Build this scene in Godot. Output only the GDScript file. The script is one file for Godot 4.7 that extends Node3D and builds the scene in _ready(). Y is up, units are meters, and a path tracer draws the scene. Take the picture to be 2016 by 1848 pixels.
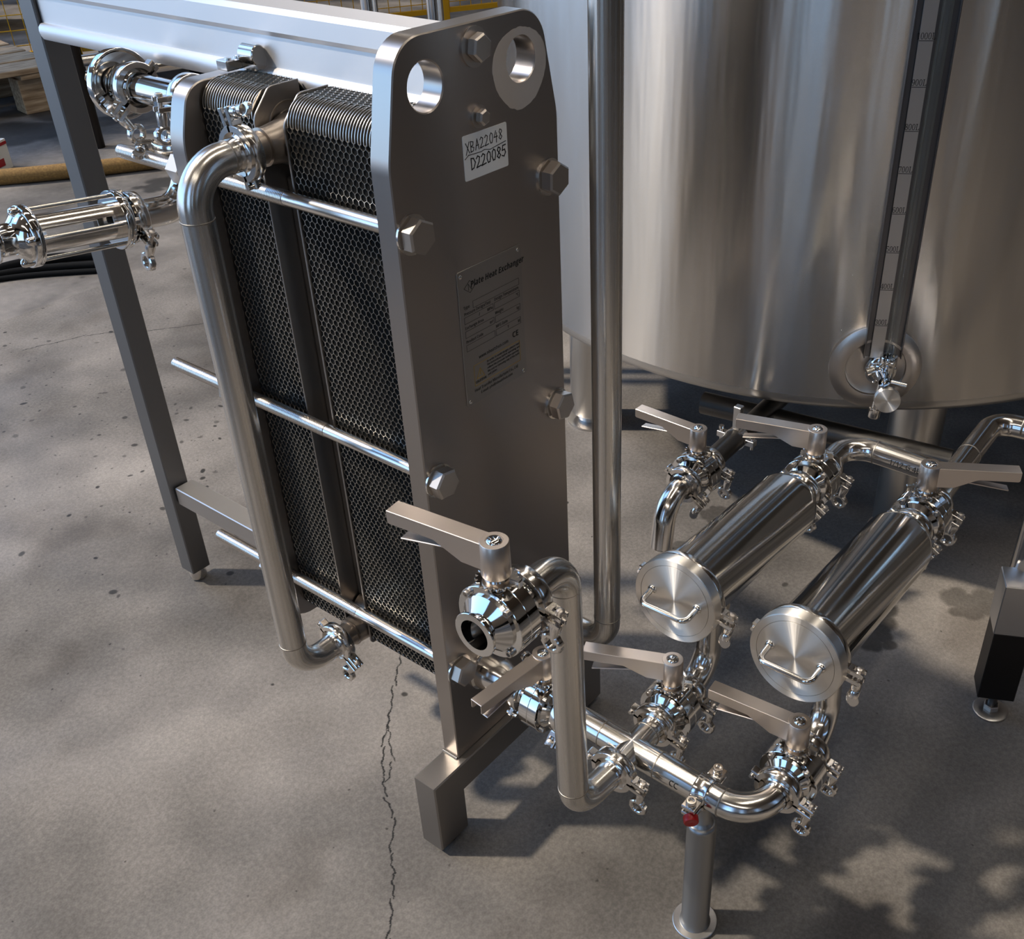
extends Node3D

# ------------------------------------------------------------------ mesh builder
class Mb:
	var v := PackedVector3Array()
	var n := PackedVector3Array()
	var u := PackedVector2Array()
	var ix := PackedInt32Array()
	var t := Transform3D.IDENTITY
	func at(x: Transform3D) -> Mb:
		t = x
		return self
	func p(pos: Vector3, nor: Vector3, uv := Vector2.ZERO) -> int:
		v.append(t * pos)
		n.append((t.basis * nor).normalized())
		u.append(uv)
		return v.size() - 1
	func tri(a: int, b: int, c: int) -> void:
		var k := (v[b] - v[a]).cross(v[c] - v[a])
		if k.dot(n[a] + n[b] + n[c]) > 0.0:
			ix.append_array([a, c, b])
		else:
			ix.append_array([a, b, c])
	func quad(a: int, b: int, c: int, d: int) -> void:
		tri(a, b, c)
		tri(a, c, d)
	func face(a: Vector3, b: Vector3, c: Vector3, d: Vector3, nor: Vector3, lo := 0) -> void:
		# lo: axis along which u runs
		var q := []
		for w in [a, b, c, d]:
			var uu: float = w[lo]
			var vv: float = w[(lo + 1) % 3] + w[(lo + 2) % 3]
			q.append(p(w, nor, Vector2(uu, vv)))
		quad(q[0], q[1], q[2], q[3])
	# chamfered box
	func box(c: Vector3, s: Vector3, b := 0.0012) -> Mb:
		var h := s * 0.5
		b = minf(b, minf(h.x, minf(h.y, h.z)) * 0.6)
		var lo := 0
		if s.y > s.x and s.y >= s.z: lo = 1
		elif s.z > s.x and s.z > s.y: lo = 2
		for ax in 3:
			var e := (ax + 1) % 3
			var f := (ax + 2) % 3
			for sg in [-1.0, 1.0]:
				var nor := Vector3.ZERO
				nor[ax] = sg
				var q := []
				for k in [[-1, -1], [1, -1], [1, 1], [-1, 1]]:
					var w := Vector3.ZERO
					w[ax] = sg * h[ax]
					w[e] = k[0] * (h[e] - b)
					w[f] = k[1] * (h[f] - b)
					q.append(w + c)
				face(q[0], q[1], q[2], q[3], nor, lo if lo != ax else e)
			if b > 0.0:
				for s1 in [-1.0, 1.0]:
					for s2 in [-1.0, 1.0]:
						var nor2 := Vector3.ZERO
						nor2[e] = s1
						nor2[f] = s2
						var q2 := []
						for k2 in [[-1.0, 0], [1.0, 0], [1.0, 1], [-1.0, 1]]:
							var w2 := Vector3.ZERO
							w2[ax] = k2[0] * (h[ax] - b)
							w2[e] = s1 * (h[e] - (b if k2[1] == 0 else 0.0))
							w2[f] = s2 * (h[f] - (0.0 if k2[1] == 0 else b))
							q2.append(w2 + c)
						face(q2[0], q2[1], q2[2], q2[3], nor2.normalized(), ax)
		if b > 0.0:
			for sx in [-1.0, 1.0]:
				for sy in [-1.0, 1.0]:
					for sz in [-1.0, 1.0]:
						var nn := Vector3(sx, sy, sz).normalized()
						var a1 := p(c + Vector3(sx * h.x, sy * (h.y - b), sz * (h.z - b)), nn)
						var a2 := p(c + Vector3(sx * (h.x - b), sy * h.y, sz * (h.z - b)), nn)
						var a3 := p(c + Vector3(sx * (h.x - b), sy * (h.y - b), sz * h.z), nn)
						tri(a1, a2, a3)
		return self
	# revolve (r, h) pairs about local axis X; a0..a1 in degrees
	func lathe(prof: Array, seg := 32, a0 := 0.0, a1 := 360.0) -> Mb:
		var m := prof.size()
		var nor := []
		for i in m - 1:
			var d: Vector2 = prof[i + 1] - prof[i]
			nor.append(Vector2(d.y, -d.x).normalized() if d.length() > 1e-9 else Vector2(1, 0))
		var len := 0.0
		for i in m - 1:
			var pa: Vector2 = prof[i]
			var pb: Vector2 = prof[i + 1]
			var na: Vector2 = nor[i]
			var nb: Vector2 = nor[i]
			if i > 0 and na.dot(nor[i - 1]) > 0.72: na = (na + nor[i - 1]).normalized()
			if i < m - 2 and nb.dot(nor[i + 1]) > 0.72: nb = (nb + nor[i + 1]).normalized()
			var dl := (pb - pa).length()
			var prev := []
			for k in seg + 1:
				var a := deg_to_rad(lerpf(a0, a1, float(k) / seg))
				var cy := cos(a)
				var sz := sin(a)
				var uu := float(k) / seg * 0.25
				var q0 := p(Vector3(pa.y, pa.x * cy, pa.x * sz), Vector3(na.y, na.x * cy, na.x * sz), Vector2(uu, len))
				var q1 := p(Vector3(pb.y, pb.x * cy, pb.x * sz), Vector3(nb.y, nb.x * cy, nb.x * sz), Vector2(uu, len + dl))
				if k > 0:
					if pa.x < 1e-6:
						tri(prev[0], q1, prev[1])
					elif pb.x < 1e-6:
						tri(prev[0], q0, prev[1])
					else:
						quad(prev[0], q0, q1, prev[1])
				prev = [q0, q1]
			len += dl
		return self
	# swept round tube along points
	func tube(pts: Array, r: float, seg := 24, caps := true) -> Mb:
		var m := pts.size()
		var dirs := []
		for i in m:
			var d: Vector3
			if i == 0: d = pts[1] - pts[0]
			elif i == m - 1: d = pts[i] - pts[i - 1]
			else: d = (pts[i + 1] - pts[i]).normalized() + (pts[i] - pts[i - 1]).normalized()
			dirs.append(d.normalized())
		var side: Vector3 = dirs[0].cross(Vector3.UP)
		if side.length() < 0.1: side = dirs[0].cross(Vector3.RIGHT)
		side = side.normalized()
		var len := 0.0
		var prev := []
		for i in m:
			var d2: Vector3 = dirs[i]
			side = (side - d2 * side.dot(d2)).normalized()
			var up := d2.cross(side)
			if i > 0: len += (pts[i] - pts[i - 1]).length()
			var row := []
			for k in seg + 1:
				var a := TAU * k / seg
				var nn := side * cos(a) + up * sin(a)
				row.append(p(pts[i] + nn * r, nn, Vector2(float(k) / seg * 0.25, len)))
			if i > 0:
				for k in seg:
					quad(prev[k], prev[k + 1], row[k + 1], row[k])
			prev = row
			if caps and (i == 0 or i == m - 1):
				var cn := -d2 if i == 0 else d2
				var c0 := p(pts[i], cn)
				var pr := []
				for k in seg + 1:
					var a2 := TAU * k / seg
					pr.append(p(pts[i] + (side * cos(a2) + up * sin(a2)) * r, cn))
				for k in seg: tri(c0, pr[k], pr[k + 1])
		return self
	# extrude a polygon (xy) from z0 to z1, chamfer b, round holes [Vector3(x, y, r)]
	func extrude(poly: PackedVector2Array, z0: float, z1: float, b := 0.001, holes := [], smooth := 0.8) -> Mb:
		if Geometry2D.is_polygon_clockwise(poly):
			poly.reverse()
		var loops := [[poly, 1.0]]
		for h in holes:
			var c := PackedVector2Array()
			for k in 40: c.append(Vector2(h.x + h.z * cos(TAU * k / 40), h.y + h.z * sin(TAU * k / 40)))
			loops.append([c, -1.0])
		var inner := []
		for L in loops:
			var q: PackedVector2Array = L[0]
			var sg: float = L[1]
			var m := q.size()
			var en := []
			for i in m:
				var d := (q[(i + 1) % m] - q[i]).normalized()
				en.append(Vector2(d.y, -d.x) * sg)
			var ins := PackedVector2Array()
			for i in m:
				var a: Vector2 = en[(i + m - 1) % m]
				var bb: Vector2 = en[i]
				var k := (a + bb)
				k = k / maxf(0.3, k.length_squared() * 0.5)
				ins.append(q[i] - k * b)
			inner.append(ins)
			var len := 0.0
			for i in m:
				var j := (i + 1) % m
				var e0: Vector2 = en[i]
				var nA := e0
				var nB := e0
				if e0.dot(en[(i + m - 1) % m]) > smooth: nA = (e0 + en[(i + m - 1) % m]).normalized()
				if e0.dot(en[j]) > smooth: nB = (e0 + en[j]).normalized()
				var l2 := len + (q[j] - q[i]).length()
				var A := p(Vector3(q[i].x, q[i].y, z0 + b), Vector3(nA.x, nA.y, 0), Vector2(len, z0))
				var B := p(Vector3(q[j].x, q[j].y, z0 + b), Vector3(nB.x, nB.y, 0), Vector2(l2, z0))
				var C := p(Vector3(q[j].x, q[j].y, z1 - b), Vector3(nB.x, nB.y, 0), Vector2(l2, z1))
				var D := p(Vector3(q[i].x, q[i].y, z1 - b), Vector3(nA.x, nA.y, 0), Vector2(len, z1))
				quad(A, B, C, D)
				if b > 0.0:
					for s in [[z1, 1.0], [z0, -1.0]]:
						var zz: float = s[0]
						var zi: float = zz - s[1] * b
						quad(p(Vector3(q[i].x, q[i].y, zi), Vector3(nA.x, nA.y, s[1]), Vector2(len, zz)), p(Vector3(q[j].x, q[j].y, zi), Vector3(nB.x, nB.y, s[1]), Vector2(l2, zz)),
							p(Vector3(ins[j].x, ins[j].y, zz), Vector3(nB.x, nB.y, s[1]), Vector2(l2, zz)) if j != 0 else p(Vector3(ins[0].x, ins[0].y, zz), Vector3(nB.x, nB.y, s[1]), Vector2(l2, zz)),
							p(Vector3(ins[i].x, ins[i].y, zz), Vector3(nA.x, nA.y, s[1]), Vector2(len, zz)))
				len = l2
		# faces: split at hole centres so that no piece has a hole
		var cuts := [-1e3]
		for h in holes:
			if not cuts.has(h.x): cuts.append(h.x)
		cuts.sort()
		cuts.append(1e3)
		for c in cuts.size() - 1:
			var pieces := [inner[0]]
			if holes.size():
				pieces = Geometry2D.intersect_polygons(inner[0], PackedVector2Array([Vector2(cuts[c], -1e3), Vector2(cuts[c + 1], -1e3), Vector2(cuts[c + 1], 1e3), Vector2(cuts[c], 1e3)]))
				for k in range(1, inner.size()):
					var nx := []
					for pc in pieces: nx.append_array(Geometry2D.clip_polygons(pc, inner[k]))
					pieces = nx
			for pc in pieces:
				var tr := Geometry2D.triangulate_polygon(pc)
				for s in [[z1, 1.0], [z0, -1.0]]:
					var ids := []
					for w in pc: ids.append(p(Vector3(w.x, w.y, s[0]), Vector3(0, 0, s[1]), w))
					for k in range(0, tr.size(), 3): tri(ids[tr[k]], ids[tr[k + 1]], ids[tr[k + 2]])
		return self
	func mesh(m: Material) -> ArrayMesh:
		var a := []
		a.resize(Mesh.ARRAY_MAX)
		a[Mesh.ARRAY_VERTEX] = v
		a[Mesh.ARRAY_NORMAL] = n
		a[Mesh.ARRAY_TEX_UV] = u
		a[Mesh.ARRAY_INDEX] = ix
		var r := ArrayMesh.new()
		r.add_surface_from_arrays(Mesh.PRIMITIVE_TRIANGLES, a)
		r.surface_set_material(0, m)
		return r

# ------------------------------------------------------------------ scene helpers
var M := {}
var used := {}
const PIPE := 0.019

func numbered(called: String) -> String:
	var k: int = used.get(called, 0)
	used[called] = k + 1
	return called if k == 0 else "%s_%03d" % [called, k]

func tag(o: Node, label: String, category: String, group := "") -> Node:
	o.set_meta("label", label)
	o.set_meta("category", category)
	if group: o.set_meta("group", group)
	return o

func thing(called: String, label: String, category: String, x := Transform3D.IDENTITY, group := "") -> Node3D:
	var o := Node3D.new()
	o.name = numbered(called)
	o.transform = x
	add_child(o)
	tag(o, label, category, group)
	return o

func part(parent: Node, called: String, b: Mb, m: Material, label := "") -> MeshInstance3D:
	return inst(parent, called, b.mesh(m), label)

func inst(parent: Node, called: String, mesh: Mesh, label := "") -> MeshInstance3D:
	var o := MeshInstance3D.new()
	o.mesh = mesh
	o.name = numbered(called) if parent == self else called
	parent.add_child(o, true)
	if label: o.set_meta("label", label)
	return o

func struct(called: String, b: Mb, m: Material) -> MeshInstance3D:
	var o := part(self, called, b, m)
	o.set_meta("kind", "structure")
	return o

func frame(x: Vector3, y: Vector3, at: Vector3) -> Transform3D:
	x = x.normalized()
	var z := x.cross(y).normalized()
	return Transform3D(Basis(x, z.cross(x), z), at)

func V(x: float, y: float, z: float) -> Vector3:
	return Vector3(x, y, z)

# round the corners of a polyline
func bend(pts: Array, r: float, steps := 12) -> Array:
	var out := [pts[0]]
	for i in range(1, pts.size() - 1):
		var a: Vector3 = (pts[i - 1] - pts[i]).normalized()
		var b: Vector3 = (pts[i + 1] - pts[i]).normalized()
		var half := a.angle_to(b) / 2.0
		if half > PI / 2 - 0.02:
			out.append(pts[i])
			continue
		var d := r / tan(half)
		var c: Vector3 = pts[i] + (a + b).normalized() * r / sin(half)
		var s: Vector3 = pts[i] + a * d - c
		var e: Vector3 = pts[i] + b * d - c
		for k in steps + 1: out.append(c + s.slerp(e, float(k) / steps))
	out.append(pts[-1])
	return out

func rounded(pts: Array, r: float, steps := 6) -> PackedVector2Array:
	var out := PackedVector2Array()
	var m := pts.size()
	for i in m:
		var p: Vector3 = pts[i]
		var rr: float = p.z if p.z >= 0.0 else r
		var q := Vector2(p.x, p.y)
		var a := (Vector2(pts[(i + m - 1) % m].x, pts[(i + m - 1) % m].y) - q).normalized()
		var b := (Vector2(pts[(i + 1) % m].x, pts[(i + 1) % m].y) - q).normalized()
		if rr == 0.0:
			out.append(q)
			continue
		var half := absf(a.angle_to(b)) / 2.0
		var d := rr / tan(half)
		var c := q + (a + b).normalized() * rr / sin(half)
		var s := (q + a * d - c)
		var sweep := s.angle_to(q + b * d - c)
		for k in steps + 1: out.append(c + s.rotated(sweep * k / steps))
	return out

func metal(c: Color, rough: float, aniso := 0.0) -> StandardMaterial3D:
	var m := StandardMaterial3D.new()
	m.albedo_color = c
	m.metallic = 1.0
	m.roughness = rough
	if aniso != 0.0:
		m.anisotropy_enabled = true
		m.anisotropy = aniso
	return m

func plain(c: Color, rough := 0.7, spec := 0.5) -> StandardMaterial3D:
	var m := StandardMaterial3D.new()
	m.albedo_color = c
	m.roughness = rough
	m.metallic_specular = spec
	return m

func noise_tex(size: int, freq: float, oct: int, seed_: int, lo: Color, hi: Color, a := 0.0, b := 1.0, kind := FastNoiseLite.TYPE_SIMPLEX_SMOOTH) -> NoiseTexture2D:
	var f := FastNoiseLite.new()
	f.seed = seed_
	f.noise_type = kind
	f.frequency = freq
	f.fractal_octaves = oct
	var g := Gradient.new()
	g.offsets = PackedFloat32Array([a, b])
	g.colors = PackedColorArray([lo, hi])
	var t := NoiseTexture2D.new()
	t.width = size
	t.height = size
	t.seamless = true
	t.noise = f
	t.color_ramp = g
	return t

func make_materials() -> void:
	# brushed stainless: the grain is drawn out along one axis
	M.brushed = metal(Color(0.80, 0.79, 0.785), 0.42, 0.75)
	M.plate = metal(Color(0.685, 0.655, 0.63), 0.32, -0.4)
	M.satin = metal(Color(0.79, 0.775, 0.76), 0.33, 0.5)
	M.post = metal(Color(0.47, 0.465, 0.46), 0.45)
	M.foot = metal(Color(0.60, 0.58, 0.56), 0.42)
	M.polish = metal(Color(0.87, 0.85, 0.825), 0.16)
	M.mirror = metal(Color(0.88, 0.87, 0.855), 0.07)
	M.tube = metal(Color(0.82, 0.80, 0.77), 0.24, -0.5)
	M.filter = metal(Color(0.87, 0.86, 0.84), 0.10, -0.3)
	M.cap = metal(Color(0.86, 0.835, 0.80), 0.42, -0.93)
	M.tank = metal(Color(0.83, 0.81, 0.785), 0.25, -1.0)
	M.handle = metal(Color(0.80, 0.755, 0.715), 0.36)
	M.cast = metal(Color(0.74, 0.71, 0.68), 0.34)
	M.dark = metal(Color(0.40, 0.39, 0.38), 0.34)
	M.pack = metal(Color(0.82, 0.80, 0.77), 0.30)
	var streak := noise_tex(512, 0.03, 3, 6, Color(0.72, 0.72, 0.72), Color(1, 1, 1), 0.2, 0.8)
	for k in ["tube"]:
		M[k].roughness_texture = streak
		M[k].uv1_scale = V(40, 0.25, 1)
		M[k].roughness *= 1.15
	# the rolled sheet of the tank is faintly wavy from side to side
	var wave := FastNoiseLite.new()
	wave.seed = 31
	wave.frequency = 0.012
	wave.fractal_octaves = 4
	var wt := NoiseTexture2D.new()
	wt.width = 512
	wt.height = 512
	wt.seamless = true
	wt.as_normal_map = true
	wt.bump_strength = 2.0
	wt.noise = wave
	M.tank.normal_enabled = true
	M.tank.normal_texture = wt
	M.tank.normal_scale = 0.32
	M.tank.uv1_scale = V(28, 0.12, 1)
	M.weld = metal(Color(0.60, 0.57, 0.53), 0.45)
	M.rubber = plain(Color(0.09, 0.09, 0.09), 0.9, 0.2)
	M.white = plain(Color(0.86, 0.86, 0.85), 0.55)
	M.ink = plain(Color(0.03, 0.03, 0.04), 0.6)
	M.print = plain(Color(0.05, 0.045, 0.04), 0.5)
	M.gold = plain(Color(0.62, 0.50, 0.20), 0.5)
	M.red = plain(Color(0.60, 0.02, 0.03), 0.35)
	M.glass = plain(Color(0.45, 0.50, 0.47, 0.04), 0.03)
	M.glass.transparency = BaseMaterial3D.TRANSPARENCY_ALPHA
	M.yellow = plain(Color(0.78, 0.58, 0.05), 0.5)
	M.plastic = plain(Color(0.80, 0.81, 0.82), 0.4)
	M.hose = plain(Color(0.60, 0.46, 0.24), 0.85)
	M.hose.albedo_texture = noise_tex(256, 0.06, 4, 7, Color(0.62, 0.60, 0.55), Color(1, 1, 1))
	M.hose.uv1_triplanar = true
	M.hose.uv1_scale = V(6, 6, 6)
	M.wood = plain(Color(0.80, 0.70, 0.57), 0.8)
	M.wood.albedo_texture = noise_tex(256, 0.03, 4, 9, Color(0.6, 0.55, 0.5), Color(1, 1, 1))
	M.wood.uv1_triplanar = true
	M.wood.uv1_scale = V(0.7, 6, 6)
	M.wall = plain(Color(0.52, 0.46, 0.40), 0.9)
	M.roof = plain(Color(0.52, 0.44, 0.36), 0.9)

# ------------------------------------------------------------------ fittings
var ferr: Array  # ferrule profile, outward end at h = 0

func ferrule(b: Mb, at: Vector3, dir: Vector3) -> void:
	# a ferrule whose face is at 'at' and which looks along dir
	b.at(frame(dir, V(0.123, 0.9, 0.31), at))
	b.lathe([Vector2(0.0192, -0.014), Vector2(0.0192, -0.0075), Vector2(0.0205, -0.0055), Vector2(0.0252, -0.0026), Vector2(0.0252, -0.0006), Vector2(0.0246, 0.0), Vector2(0.0172, 0.0), Vector2(0.0172, -0.012)], 32)
	b.at(Transform3D.IDENTITY)

func pipe(called: String, label: String, pts: Array, br: float, ends := [true, true], mat := "tube", r := PIPE, welds := []) -> Node3D:
	var o := thing(called, label, "pipe")
	var b := Mb.new()
	b.tube(bend(pts, br), r, 32, not (ends[0] and ends[1]))
	part(o, "tube", b, M[mat])
	for k in 2:
		if ends[k]:
			var f := Mb.new()
			var a: Vector3 = pts[0] if k == 0 else pts[-1]
			var d: Vector3 = (pts[0] - pts[1]) if k == 0 else (pts[-1] - pts[-2])
			ferrule(f, a, d)
			part(o, "ferrule", f, M.polish)
	for w in welds:
		var c := Mb.new()
		c.at(frame(w[1], V(0.1, 0.9, 0.3), w[0]))
		c.lathe([Vector2(r - 0.001, -0.0016), Vector2(r + 0.0004, -0.0008), Vector2(r + 0.0006, 0.0), Vector2(r + 0.0004, 0.0008), Vector2(r - 0.001, 0.0016)], 32)
		part(o, "weld_bead", c, M.weld)
	return o

var clamp_parts := {}

func make_clamp(R: float) -> Dictionary:
	var d := {}
	var w := 1.0 if R < 0.05 else 0.65
	for h in 2:
		var b := Mb.new()
		b.at(Transform3D(Basis(V(1, 0, 0), PI * h) * Basis.from_scale(V(w, 1, 1)), Vector3.ZERO))
		b.lathe([Vector2(R - 0.0075, -0.0078), Vector2(R - 0.001, -0.0075), Vector2(R, -0.006), Vector2(R, 0.006), Vector2(R - 0.001, 0.0075), Vector2(R - 0.0075, 0.0078), Vector2(R - 0.0085, 0.0), Vector2(R - 0.0075, -0.0078)], 20, -86.0, 86.0)
		# h = 0: upper half, ears at +z
		b.at(Transform3D.IDENTITY)
		var s := 1.0 if h == 0 else -1.0
		b.box(V(0, s * 0.006, R + 0.001), V(0.0145, 0.0062, 0.008), 0.001)
		b.box(V(0.0052, s * 0.006, R + 0.0105), V(0.004, 0.0062, 0.017), 0.0008)
		b.box(V(-0.0052, s * 0.006, R + 0.0105), V(0.004, 0.0062, 0.017), 0.0008)
		b.box(V(0, s * 0.005, -R - 0.003), V(0.0125 if h == 0 else 0.006, 0.007, 0.011), 0.0015)
		d["half%d" % h] = b.mesh(M.polish)
	var pin := Mb.new()
	pin.at(Transform3D(Basis.IDENTITY, V(0, 0, -R - 0.005)))
	pin.lathe([Vector2(0, -0.0085), Vector2(0.003, -0.0085), Vector2(0.003, 0.0085), Vector2(0, 0.0085)], 12)
	d.pin = pin.mesh(M.polish)
	var bolt := Mb.new()
	bolt.at(frame(V(0, 1, 0), V(1, 0, 0), V(0, 0, R + 0.0125)))
	bolt.lathe([Vector2(0, -0.026), Vector2(0.003, -0.026), Vector2(0.003, 0.009), Vector2(0.0046, 0.0092), Vector2(0.0046, 0.0125), Vector2(0.0035, 0.0135), Vector2(0, 0.0135)], 14)
	d.bolt = bolt.mesh(M.cast)
	# wing nut, sleeve and ring
	var wing := Mb.new()
	wing.at(frame(V(0, -1, 0), V(1, 0, 0), V(0, 0, R + 0.0125)))
	wing.lathe([Vector2(0.003, 0.0095), Vector2(0.0062, 0.0098), Vector2(0.0066, 0.014), Vector2(0.0058, 0.022), Vector2(0.0052, 0.027), Vector2(0.0, 0.028)], 16)
	var ring := PackedVector2Array()
	for k in 8:
		var a := TAU * (k + 0.5) / 8
		ring.append(Vector2(0.0128 * cos(a) * 1.08, 0.0128 * sin(a)))
	wing.at(frame(V(0, 0, 1), V(0, 1, 0), V(0, -0.0375, R + 0.0125)))
	wing.extrude(ring, -0.0042, 0.0042, 0.0014, [V(0, 0, 0.0068)], 0.6)
	d.wing = wing.mesh(M.polish)
	var oval := Mb.new()
	oval.at(frame(V(0, -1, 0), V(1, 0, 0), V(0, 0, R + 0.0125)))
	oval.lathe([Vector2(0.003, 0.0095), Vector2(0.0066, 0.0098), Vector2(0.0066, 0.018), Vector2(0.0054, 0.0195), Vector2(0.0066, 0.021), Vector2(0.0066, 0.03), Vector2(0.0, 0.031)], 16)
	var ov := PackedVector2Array()
	for k in 20: ov.append(Vector2(0.0105 * cos(TAU * k / 20), 0.0075 * sin(TAU * k / 20)))
	oval.at(frame(V(0, -0.92, 0.4), V(0.4, 0.6, 0.8), V(0, -0.0345, R + 0.0125)))
	oval.extrude(ov, -0.0028, 0.0028, 0.0008, [], 0.6)
	d.oval = oval.mesh(M.polish)
	return d

# axis: pipe direction, ear: where the ears point; the wing hangs at -(axis x ear) side
func clamp_ring(label: String, at: Vector3, axis: Vector3, ear: Vector3, big := 0.0, wing := "wing") -> Node3D:
	var R := 0.0325 if big == 0.0 else big
	if not clamp_parts.has(R): clamp_parts[R] = make_clamp(R)
	var d: Dictionary = clamp_parts[R]
	axis = axis.normalized()
	var z := (ear - axis * ear.dot(axis)).normalized()
	var o := thing("pipe_clamp", label, "clamp", Transform3D(Basis(axis, z.cross(axis), z), at), "sanitary pipe clamps")
	inst(o, "band_half", d.half0)
	inst(o, "band_half", d.half1)
	inst(o, "hinge_pin", d.pin)
	inst(o, "bolt", d.bolt)
	inst(o, "wing_nut", d[wing])
	return o

var valve_parts := {}

func make_valve() -> void:
	var b := Mb.new()
	var half := [Vector2(0.0172, -0.038), Vector2(0.0246, -0.038), Vector2(0.0252, -0.0374), Vector2(0.0252, -0.0352), Vector2(0.0205, -0.032), Vector2(0.0195, -0.030), Vector2(0.0195, -0.0285), Vector2(0.0205, -0.0275), Vector2(0.0325, -0.0175), Vector2(0.0325, -0.0150), Vector2(0.0409, -0.0150), Vector2(0.0415, -0.0144), Vector2(0.0415, -0.0006), Vector2(0.0409, 0.0)]
	var prof := half.duplicate()
	for k in range(half.size() - 1, -1, -1): prof.append(Vector2(half[k].x, -half[k].y))
	prof.append(Vector2(0.0172, -0.038))
	b.lathe(prof, 48)
	valve_parts.body = b.mesh(M.mirror)
	var disc := Mb.new()
	disc.at(frame(V(0.25, 0, 0.97), V(0, 1, 0), V(0, 0, 0)))
	disc.lathe([Vector2(0, -0.003), Vector2(0.012, -0.0025), Vector2(0.0168, -0.001), Vector2(0.0168, 0.001), Vector2(0.012, 0.0025), Vector2(0, 0.003)], 24)
	valve_parts.disc = disc.mesh(M.cast)
	var bl := Mb.new()
	bl.lathe([Vector2(0, -0.0170), Vector2(0.0022, -0.0170), Vector2(0.0024, -0.0195), Vector2(0.0036, -0.0195), Vector2(0.0040, -0.019), Vector2(0.0040, -0.0150), Vector2(0.0028, -0.0148), Vector2(0.0028, 0.0148), Vector2(0.0040, 0.0150), Vector2(0.0040, 0.019), Vector2(0, 0.0192)], 12)
	valve_parts.bolt = bl.mesh(M.cast)
	# toothed index plate
	var g := PackedVector2Array()
	for k in 20:
		var a := TAU * k / 20
		for e in [[0.0, 0.0185], [0.25, 0.0215], [0.5, 0.0215], [0.75, 0.0185]]:
			g.append(Vector2(cos(a + e[0] * TAU / 20), sin(a + e[0] * TAU / 20)) * e[1])
	var pl := Mb.new()
	pl.at(frame(V(1, 0, 0), V(0, 0, -1), V(0, 0.0455, 0)))
	pl.extrude(g, 0.0, 0.0028, 0.0004)
	pl.at(frame(V(0, 1, 0), V(1, 0, 0), Vector3.ZERO))
	pl.lathe([Vector2(0.0135, 0.037), Vector2(0.0135, 0.0445), Vector2(0.0125, 0.046), Vector2(0.0125, 0.0545)], 24)
	valve_parts.plate = pl.mesh(M.polish)
	# handle along +z: pressed channel
	var h := Mb.new()
	var side := rounded([V(0.008, 0.0900, 0), V(0.123, 0.0900, 0.0006), V(0.123, 0.0750, 0.003), V(0.066, 0.0750, 0.01), V(0.034, 0.0600, 0.004), V(0.008, 0.0595, 0)], 0.002)
	for s in [-1.0, 1.0]:
		h.at(Transform3D(Basis(V(0, 0, 1), V(0, 1, 0), V(-1, 0, 0)), V(s * 0.0092, 0, 0)))
		h.extrude(side, -0.0009, 0.0009, 0.0003)
	h.at(Transform3D.IDENTITY)
	h.box(V(0, 0.0900, 0.0660), V(0.0202, 0.0018, 0.114), 0.0007)
	valve_parts.handle = h.mesh(M.handle)
	var bs := Mb.new()
	bs.at(frame(V(0, 1, 0), V(1, 0, 0), Vector3.ZERO))
	bs.lathe([Vector2(0, 0.053), Vector2(0.0146, 0.053), Vector2(0.0150, 0.0535), Vector2(0.0145, 0.0916), Vector2(0.0140, 0.0922), Vector2(0.0090, 0.0923), Vector2(0.0088, 0.0912), Vector2(0, 0.0912)], 28)
	valve_parts.boss = bs.mesh(M.handle)
	var sc := Mb.new()
	sc.at(frame(V(0, 1, 0), V(1, 0, 0), Vector3.ZERO))
	sc.lathe([Vector2(0.0082, 0.0912), Vector2(0.0079, 0.0926), Vector2(0.0062, 0.0942), Vector2(0.0035, 0.0950), Vector2(0.0022, 0.0951), Vector2(0.0020, 0.0935), Vector2(0, 0.0935)], 20)
	valve_parts.screw = sc.mesh(M.mirror)
	var tr := Mb.new()
	tr.at(Transform3D(Basis(V(1, 0, 0), 0.17), V(0, 0.0640, 0.076)))
	tr.box(V(0, 0, 0), V(0.0135, 0.0022, 0.072), 0.0008)
	tr.at(Transform3D.IDENTITY)
	tr.box(V(0, 0.072, 0.044), V(0.012, 0.010, 0.010), 0.001)
	valve_parts.trigger = tr.mesh(M.handle)
	var tg := Mb.new()
	tg.box(V(0, 0.0500, -0.0225), V(0.007, 0.009, 0.012), 0.001)
	valve_parts.stop = tg.mesh(M.polish)

func valve(label: String, at: Vector3, axis: Vector3, hdir: Vector3) -> Node3D:
	var o := thing("butterfly_valve", label, "valve", frame(axis, V(0, 1, 0), at), "hand lever butterfly valves")
	inst(o, "body", valve_parts.body)
	inst(o, "disc", valve_parts.disc)
	for k in 4:
		var q := inst(o, "bolt", valve_parts.bolt)
		var a := deg_to_rad(45 + 90 * k)
		q.position = V(0, 0.0365 * cos(a), 0.0365 * sin(a))
	inst(o, "index_plate", valve_parts.plate)
	var yaw := atan2(hdir.x, hdir.z) - atan2(o.basis.z.x, o.basis.z.z)
	var hn := inst(o, "handle", valve_parts.handle)
	hn.rotation.y = yaw
	for e in ["boss", "screw", "trigger", "stop"]:
		inst(hn, {"boss": "hub", "screw": "screw", "trigger": "trigger", "stop": "stop_lug"}[e], valve_parts[e])
	return o

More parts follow.
